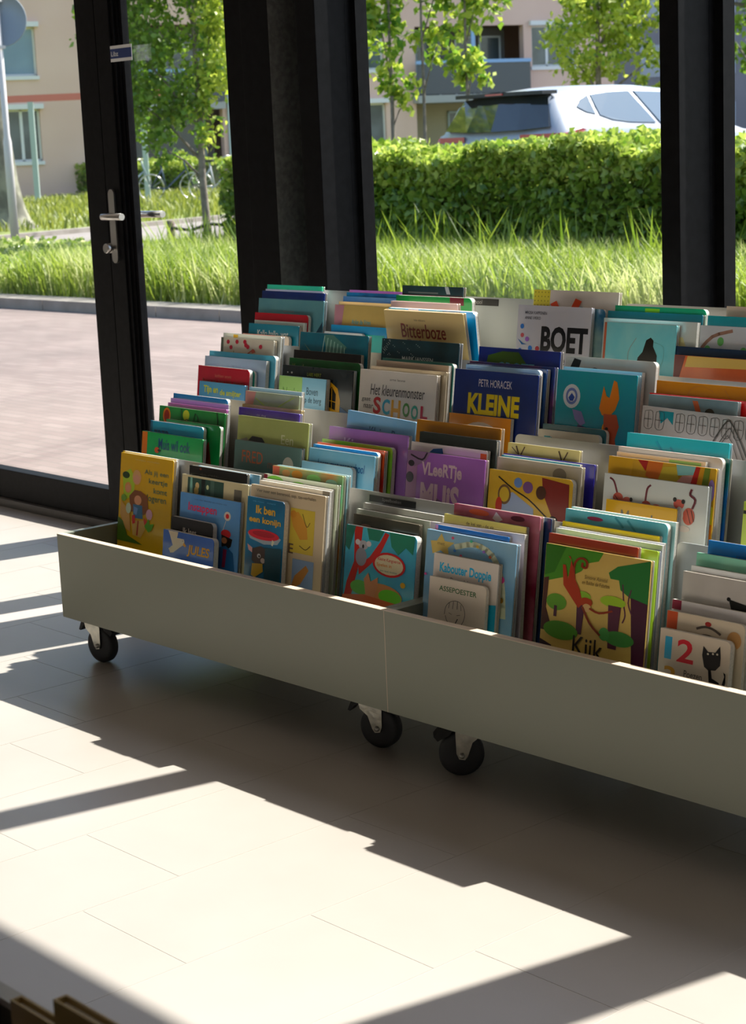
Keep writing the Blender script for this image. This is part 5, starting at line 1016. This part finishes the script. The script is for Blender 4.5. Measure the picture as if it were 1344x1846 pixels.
# ---------------------------------------------------------------- apartment building
TH = math.atan2(23.85, 8.56)
WALLM = mat('beige_brick', (0.68, 0.46, 0.365, 1), 0.9, 0, (0.72, 0.5, 0.4, 1), 0.6)
WFR = mat('white_window_frame', (0.7, 0.7, 0.68, 1), 0.5); DGL = mat('dark_room_glass', (0.05, 0.07, 0.075, 1), 0.12, 0, (0.10, 0.13, 0.14, 1), 1.2, spec=0.8)
BGL = mat('blue_curtained_glass', (0.12, 0.22, 0.30, 1), 0.15, 0, (0.16, 0.28, 0.36, 1), 1, spec=0.8); BLUER = mat('light_blue_rail', (0.25, 0.42, 0.66, 1), 0.4); SMOKE = mat('smoked_balcony_panel', (0.03, 0.045, 0.065, 1), 0.2, spec=0.8)
GREEN = mat('pale_green_post', (0.38, 0.46, 0.44, 1), 0.5); REDM = mat('salmon_red_beam', (0.62, 0.17, 0.13, 1), 0.5); OCH = mat('ochre_render', (0.42, 0.36, 0.22, 1), 0.85)
bd = empty('apartment_building', (-54.43, 32.07, 0.1), (0, 0, TH)); tag(bd, 'beige brick apartment building with balconies across the street', 'building')
def bpart(name, mt, *dims, parent=bd, bev=0.0): return sbox(name, mt, *[(d[0], d[1], d[2], d[3], d[4]-.1, d[5]-.1) for d in dims], parent=parent, kind='')
# wall slabs leave the openings free (x along the front, y into the house)
opens = [(-0.6, 1.55, 4.02, 5.6), (-0.5, 1.52, 1.24, 2.95), (4.38, 7.9, 0.17, 2.75), (4.38, 7.9, 2.95, 5.6), (12.4, 14.02, 3.92, 5.4), (12.4, 14.02, 1.2, 2.76), (15.25, 19.6, 2.95, 5.38), (15.22, 19.5, .2, 2.72), (19.93, 21.75, 3.87, 5.35)]
xs = sorted({-30.0, 23.35} | {o_[0] for o_ in opens} | {o_[1] for o_ in opens}); ws = []
for xa, xb in zip(xs[:-1], xs[1:]):
    zs = sorted([(o_[2], o_[3]) for o_ in opens if o_[0] <= xa+1e-6 and o_[1] >= xb-1e-6]); z = -.2
    for a_, b_ in zs:
        if a_ > z: ws.append((xa, xb, 0, .35, z, a_))
        z = b_
    ws.append((xa, xb, 0, .35, z, 12.5))
bpart('wall', WALLM, *ws, (23.0, 23.35, .35, 12, -.2, 12.5), (-30, 23.35, 5.0, 5.3, -.2, 12.5), (-30, 23.35, 0, 5.2, 12.3, 12.6))
def bwindow(x0, x1, z0, z1, gl, split=None, topbox=True):
    f = 0.07
    d = [(x0, x1, .12, .2, z0, z0+f), (x0, x1, .12, .2, z1-f, z1), (x0, x0+f, .12, .2, z0, z1), (x1-f, x1, .12, .2, z0, z1)]
    if split: d.append((split-.05, split+.05, .12, .2, z0, z1))
    w_ = bpart('window', WFR, *d, (x0-.05, x1+.05, -.06, .12, z0-.12, z0))
    bpart('pane', gl, (x0+f*.5, x1-f*.5, .15, .17, z0+f*.5, z1-f*.5), parent=w_)
    if topbox: bpart('blind_box', WFR, (x0-.1, x1+.12, -.16, .02, z1, z1+.16), parent=w_)
bwindow(-0.6, 1.55, 4.02, 5.6, BGL); bwindow(-0.5, 1.52, 1.24, 2.95, DGL, .9)
bwindow(12.4, 14.02, 3.92, 5.4, DGL); bwindow(12.4, 14.02, 1.2, 2.76, DGL)
bwindow(19.93, 21.75, 3.87, 5.35, DGL, 20.6)
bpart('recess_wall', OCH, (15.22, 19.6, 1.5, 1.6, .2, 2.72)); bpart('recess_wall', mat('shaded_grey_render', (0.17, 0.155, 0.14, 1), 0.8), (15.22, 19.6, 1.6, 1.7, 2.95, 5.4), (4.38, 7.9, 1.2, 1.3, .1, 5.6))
bpart('balcony_slab', mat('slab_concrete', (0.35, 0.36, 0.34, 1), 0.8), (15.1, 19.6, -.5, 1.6, 2.69, 2.95), (4.38, 7.9, -.4, 1.2, 2.74, 2.97))
bpart('balcony_panel', SMOKE, (15.1, 19.6, -.5, -.46, 2.98, 4.04), (4.38, 7.9, -.4, -.36, 2.98, 4.0))
bpart('balcony_rail', BLUER, (15.05, 19.62, -.54, -.43, 4.04, 4.16), (4.38, 7.92, -.44, -.33, 4.0, 4.1), (17.25, 17.4, -.5, -.44, 4.1, 5.38))
for a_, b_, z0_, z1_ in ((15.9, 16.9, 2.98, 5.1), (17.5, 18.3, 2.98, 5.1), (18.5, 19.4, 2.98, 5.1), (15.3, 15.75, .3, 2.3), (17.1, 17.9, .3, 2.4), (4.6, 5.4, .17, 2.4), (5.8, 7.6, .9, 2.5), (4.6, 5.6, 3.0, 5.2), (5.9, 7.5, 3.0, 5.2)):
    yy = 1.42 if z0_ < 2.9 else 1.5
    if a_ < 10: yy = 1.12
    f_ = bpart('balcony_door', WFR if a_ > 16 and z0_ > 2 else GREEN, (a_, b_, yy, yy+.06, z1_-.07, z1_), (a_, a_+.07, yy, yy+.06, z0_, z1_), (b_-.07, b_, yy, yy+.06, z0_, z1_))
    bpart('pane', DGL, (a_+.03, b_-.03, yy+.02, yy+.04, z0_, z1_-.03), parent=f_)
bpart('drain_pipe', GREEN, (8.05, 8.15, -.1, 0, .1, 12))
bpart('bay', WALLM, (11.9, 12.15, -.12, 0, .1, 12)) 
# canopy on posts in front of the entrance
e = empty('entrance_canopy', (-43.9, 27.01, 0.1), (0, 0, math.atan2(2.56, 2.1))); tag(e, 'salmon red beam on pale green posts before the apartments', 'canopy')
sbox('beam', REDM, (-2.2, 3.5, -.05, .05, 2.72, 2.9), parent=e, kind='')
for px_ in (0.0, 3.0): sbox('post', GREEN, (px_-.07, px_+.07, -.07, .07, 0, 2.72), parent=e, kind='')
# far houses closing the street
HM = mat('far_grey_wall', (0.17, 0.18, 0.21, 1), 0.9, 0, (0.21, 0.22, 0.25, 1), .3); HG = mat('far_pane', (0.3, 0.36, 0.44, 1), 0.2)
for (bx, by, ln, ang, lab) in ((-68, 70, 62, .72, 'grey blue apartment block at the far end of the street'),):
    e = empty('apartment_building', (bx, by, .1), (0, 0, ang)); tag(e, lab, 'building')
    sbox('wall', HM, (0, ln, 0, 8, 0, 14), parent=e, kind='')
    for i in range(int(ln/3.2)):
        for j in range(4): sbox('window', HG, (i*3.2+.8, i*3.2+2.4, -.05, .04, 1+j*3, 2.6+j*3), parent=e, kind='')

# ---------------------------------------------------------------- cars
PAINT = mat('silver_paint', (0.42, 0.44, 0.48, 1), 0.3, 0.3, coat=0.5); CGL = mat('car_glass', (0.02, 0.025, 0.025, 1), 0.05, spec=1.0, coat=1.0); SIDEG = mat('car_side_glass', (0.05, 0.10, 0.16, 1), 0.12, spec=0.5)
TAILM = mat('tail_light_red', (0.5, 0.02, 0.03, 1), 0.15, coat=1.0); BLK = mat('black_plastic', (0.015, 0.015, 0.016, 1), 0.4)
def car(loc, label, glass_rear=True):
    """tail towards -y; local y 0 = rear bumper, x 0 = centre, z 0 = ground"""
    e = empty('car', loc); tag(e, label, 'car', 'parked cars behind the hedge')
    # station: y, zbottom, zbelt, zroof, half width at belt, half width at roof
    S = [(0.00, .42, .80, .86, .78, .74), (0.05, .28, .98, 1.04, .86, .76), (0.14, .22, 1.10, 1.18, .90, .74), (0.22, .2, 1.12, 1.42, .91, .66), (0.36, .2, 1.13, 1.50, .915, .62), (0.9, .2, 1.13, 1.555, .92, .62), (1.6, .2, 1.12, 1.56, .92, .62), (2.4, .2, 1.08, 1.50, .92, .60), (3.2, .2, 1.04, 1.10, .91, .70), (3.9, .22, .88, .93, .88, .66), (4.2, .3, .68, .74, .80, .6)]
    bm = bmesh.new(); rings = []
    for y, zb, zl, zr, hb, hr in S:
        half = [(0.0, zb), (hb*.9, zb), (hb*.99, zb+.12), (hb*1.0, (zb+zl)/2), (hb*.985, zl-.05), (hb*.965, zl), ((hb*.965+hr)/2, (zl+zr-.035)/2), (hr, zr-.035), (hr*.86, zr-.005), (hr*.45, zr+.012), (0, zr+.018)]
        ring = [(x, z) for x, z in half]+[(-x, z) for x, z in half[-2:0:-1]]
        rings.append([bm.verts.new((x, y, z)) for x, z in ring])
    N = len(rings[0])
    for A, Bv in zip(rings[:-1], rings[1:]):
        for i in range(N): bm.faces.new((A[i], Bv[i], Bv[(i+1) % N], A[(i+1) % N])).smooth = True
    bm.faces.new(rings[0]); bm.faces.new(rings[-1][::-1]); bmesh.ops.recalc_face_normals(bm, faces=bm.faces[:])
    bmobj('body', bm, PAINT, e)
    def sx(z, y):
        zl, zr, hb, hr = [np.interp(y, [s[0] for s in S], [s[i] for s in S]) for i in (2, 3, 4, 5)]
        t_ = max(0.0, (z-zl)/max(zr-.035-zl, .05)); return (hb*(.965 if t_ > 0 else .99)+(hr-hb*.965)*t_)+.014
    def side(pts, name, mt_):
        for sgn in (1, -1):
            bm = bmesh.new(); A = [bm.verts.new((sgn*sx(z, y), y, z)) for y, z in pts]; Bv = [bm.verts.new((sgn*(sx(z, y)-.03), y, z)) for y, z in pts]
            bm.faces.new(A); bm.faces.new(Bv[::-1])
            for i in range(len(pts)): bm.faces.new((A[i], Bv[i], Bv[(i+1) % len(pts)], A[(i+1) % len(pts)]))
            bmesh.ops.recalc_face_normals(bm, faces=bm.faces[:]); bmobj(name, bm, mt_, e)
    side([(.52, 1.34), (.62, 1.41), (.76, 1.455), (.73, 1.26), (.62, 1.285)], 'quarter_window', SIDEG)
    side([(.80, 1.46), (1.1, 1.485), (1.42, 1.49), (1.60, 1.155), (1.2, 1.17), (.95, 1.2), (.79, 1.25)], 'door_window', SIDEG)
    side([(1.50, 1.49), (2.1, 1.47), (2.5, 1.42), (2.9, 1.14), (1.68, 1.15)], 'door_window', SIDEG)
    side([(.10, 1.03), (.16, 1.085), (.40, 1.125), (.46, 1.11), (.34, 1.05), (.2, 1.01)], 'tail_light', TAILM)
    # rear window: sloping pane wrapped between the pillars
    bm = bmesh.new()
    top = [(-.60, .30, 1.455), (-.3, .25, 1.48), (0, .235, 1.485), (.3, .25, 1.48), (.60, .30, 1.455)]
    bot = [(-.74, .145, 1.15), (-.37, .085, 1.13), (0, .07, 1.125), (.37, .085, 1.13), (.74, .145, 1.15)]
    A = [bm.verts.new((x, y-.05, z)) for x, y, z in top]; Bv = [bm.verts.new((x, y-.05, z)) for x, y, z in bot]
    A2 = [bm.verts.new((x*.98, y+.03, z)) for x, y, z in top]; B2 = [bm.verts.new((x*.98, y+.03, z)) for x, y, z in bot]
    for i in range(4):
        bm.faces.new((A[i], A[i+1], Bv[i+1], Bv[i])); bm.faces.new((A[i+1], A[i], A2[i], A2[i+1])); bm.faces.new((Bv[i], Bv[i+1], B2[i+1], B2[i]))
    bm.faces.new((A[0], Bv[0], B2[0], A2[0])); bm.faces.new((Bv[4], A[4], A2[4], B2[4]))
    bmesh.ops.recalc_face_normals(bm, faces=bm.faces[:]); bmobj('rear_window', bm, CGL, e)
    bm = bmesh.new(); prism(bm, [(-.64, .34), (-.62, .14), (-.3, .09), (.3, .09), (.62, .14), (.64, .34)], 'z', 1.478, 1.515); bmobj('spoiler', bm, BLK, e)
    bm = bmesh.new(); box(bm, -.12, .12, .075, .09, 1.488, 1.505); bmobj('brake_light', bm, TAILM, e)
    for sgn in (1, -1):
        bm = bmesh.new(); prism(bm, [(sgn*.40, .03), (sgn*.80, .06), (sgn*.89, .14), (sgn*.78, .14), (sgn*.45, .1)], 'z', 1.03, 1.085)
        bmobj('tail_light', bm, TAILM, e)
    for y in (.72, 3.35):
        for sgn in (1, -1):
            bm = bmesh.new(); lathe(bm, [(0, -.1), (.2, -.1), (.31, -.09), (.32, 0), (.31, .09), (.2, .1), (0, .1)], 28, 'x', (sgn*.83, y, .32)); bmobj('wheel', bm, BLK, e)
    return e
car((-13.5, 13.72, 0.22), 'silver hatchback parked behind the hedge, its rear window to the left')
c2 = car((-9.0, 16.9, 0.0), 'silver car cut off by the right edge, past the window post'); c2.rotation_euler = (0, 0, PI)
c2.location = (-9.35, 17.4, 0.10)
# bicycles by the entrance
def bicycle(loc, ang, label, col):
    e = empty('bicycle', loc, (0, 0, ang)); tag(e, label, 'bicycle', 'bicycles parked before the apartments')
    cm = mat('cycle_'+col, hx(col), .4)
    for x in (-.5, .55):
        bm = bmesh.new()
        tube(bm, [(x+.33*math.cos(a), 0, .34+.33*math.sin(a)) for a in np.linspace(0, 2*PI, 29)], .02, 6)
        for a in np.linspace(0, PI, 7)[:-1]: tube(bm, [(x+.33*math.cos(a), 0, .34+.33*math.sin(a)), (x-.33*math.cos(a), 0, .34-.33*math.sin(a))], .004, 4)
        bmobj('wheel', bm, STEEL, e)
    bm = bmesh.new()
    for p in ([(-.5, 0, .34), (-.12, 0, .3), (.38, 0, .75)], [(-.5, 0, .34), (-.2, 0, .8)], [(-.12, 0, .3), (-.24, 0, .92)], [(.55, 0, .34), (.36, 0, .9), (.34, 0, 1.02)]): tube(bm, p, .022, 6)
    bmobj('frame', bm, cm, e)
    bm = bmesh.new(); tube(bm, [(.22, -.28, 1.0), (.34, -.2, 1.06), (.36, 0, 1.05), (.34, .2, 1.06), (.22, .28, 1.0)], .014, 6); bmobj('handlebar', bm, STEEL, e)
    bm = bmesh.new(); box(bm, -.38, -.12, -.07, .07, .92, .98, bev=.02); bmobj('saddle', bm, BLK, e)
bicycle((-37.0, 28.0, .12), .5, 'pale bicycle parked beside the young tree trunk, nearest the hedge', 'b0b0b8')
bicycle((-38.2, 27.4, .12), .9, 'dark blue bicycle parked below the tree crown', '30405c')
bicycle((-39.0, 26.7, .12), .7, 'grey bicycle parked next to the pale green post', '8898a4')
bm = bmesh.new(); tube(bm, [(0, 0, 0), (0.0, 0, .9), (0, 0, 1.2)], .03, 8)
e = empty('barrier_pole', (-18.35, 19.5, .2)); tag(e, 'short red slanting pole tip showing above the car roof', 'pole')
bmobj('post', bm, POLEM, e)
bm = bmesh.new(); tube(bm, [(-.1, 0, 1.42), (.03, .0, 1.18)], .03, 8); bmobj('arm', bm, REDM, e)

# ---------------------------------------------------------------- tidy up: drop empty tags
for o in bpy.data.objects:
    if o.get('kind') == '': del o['kind']
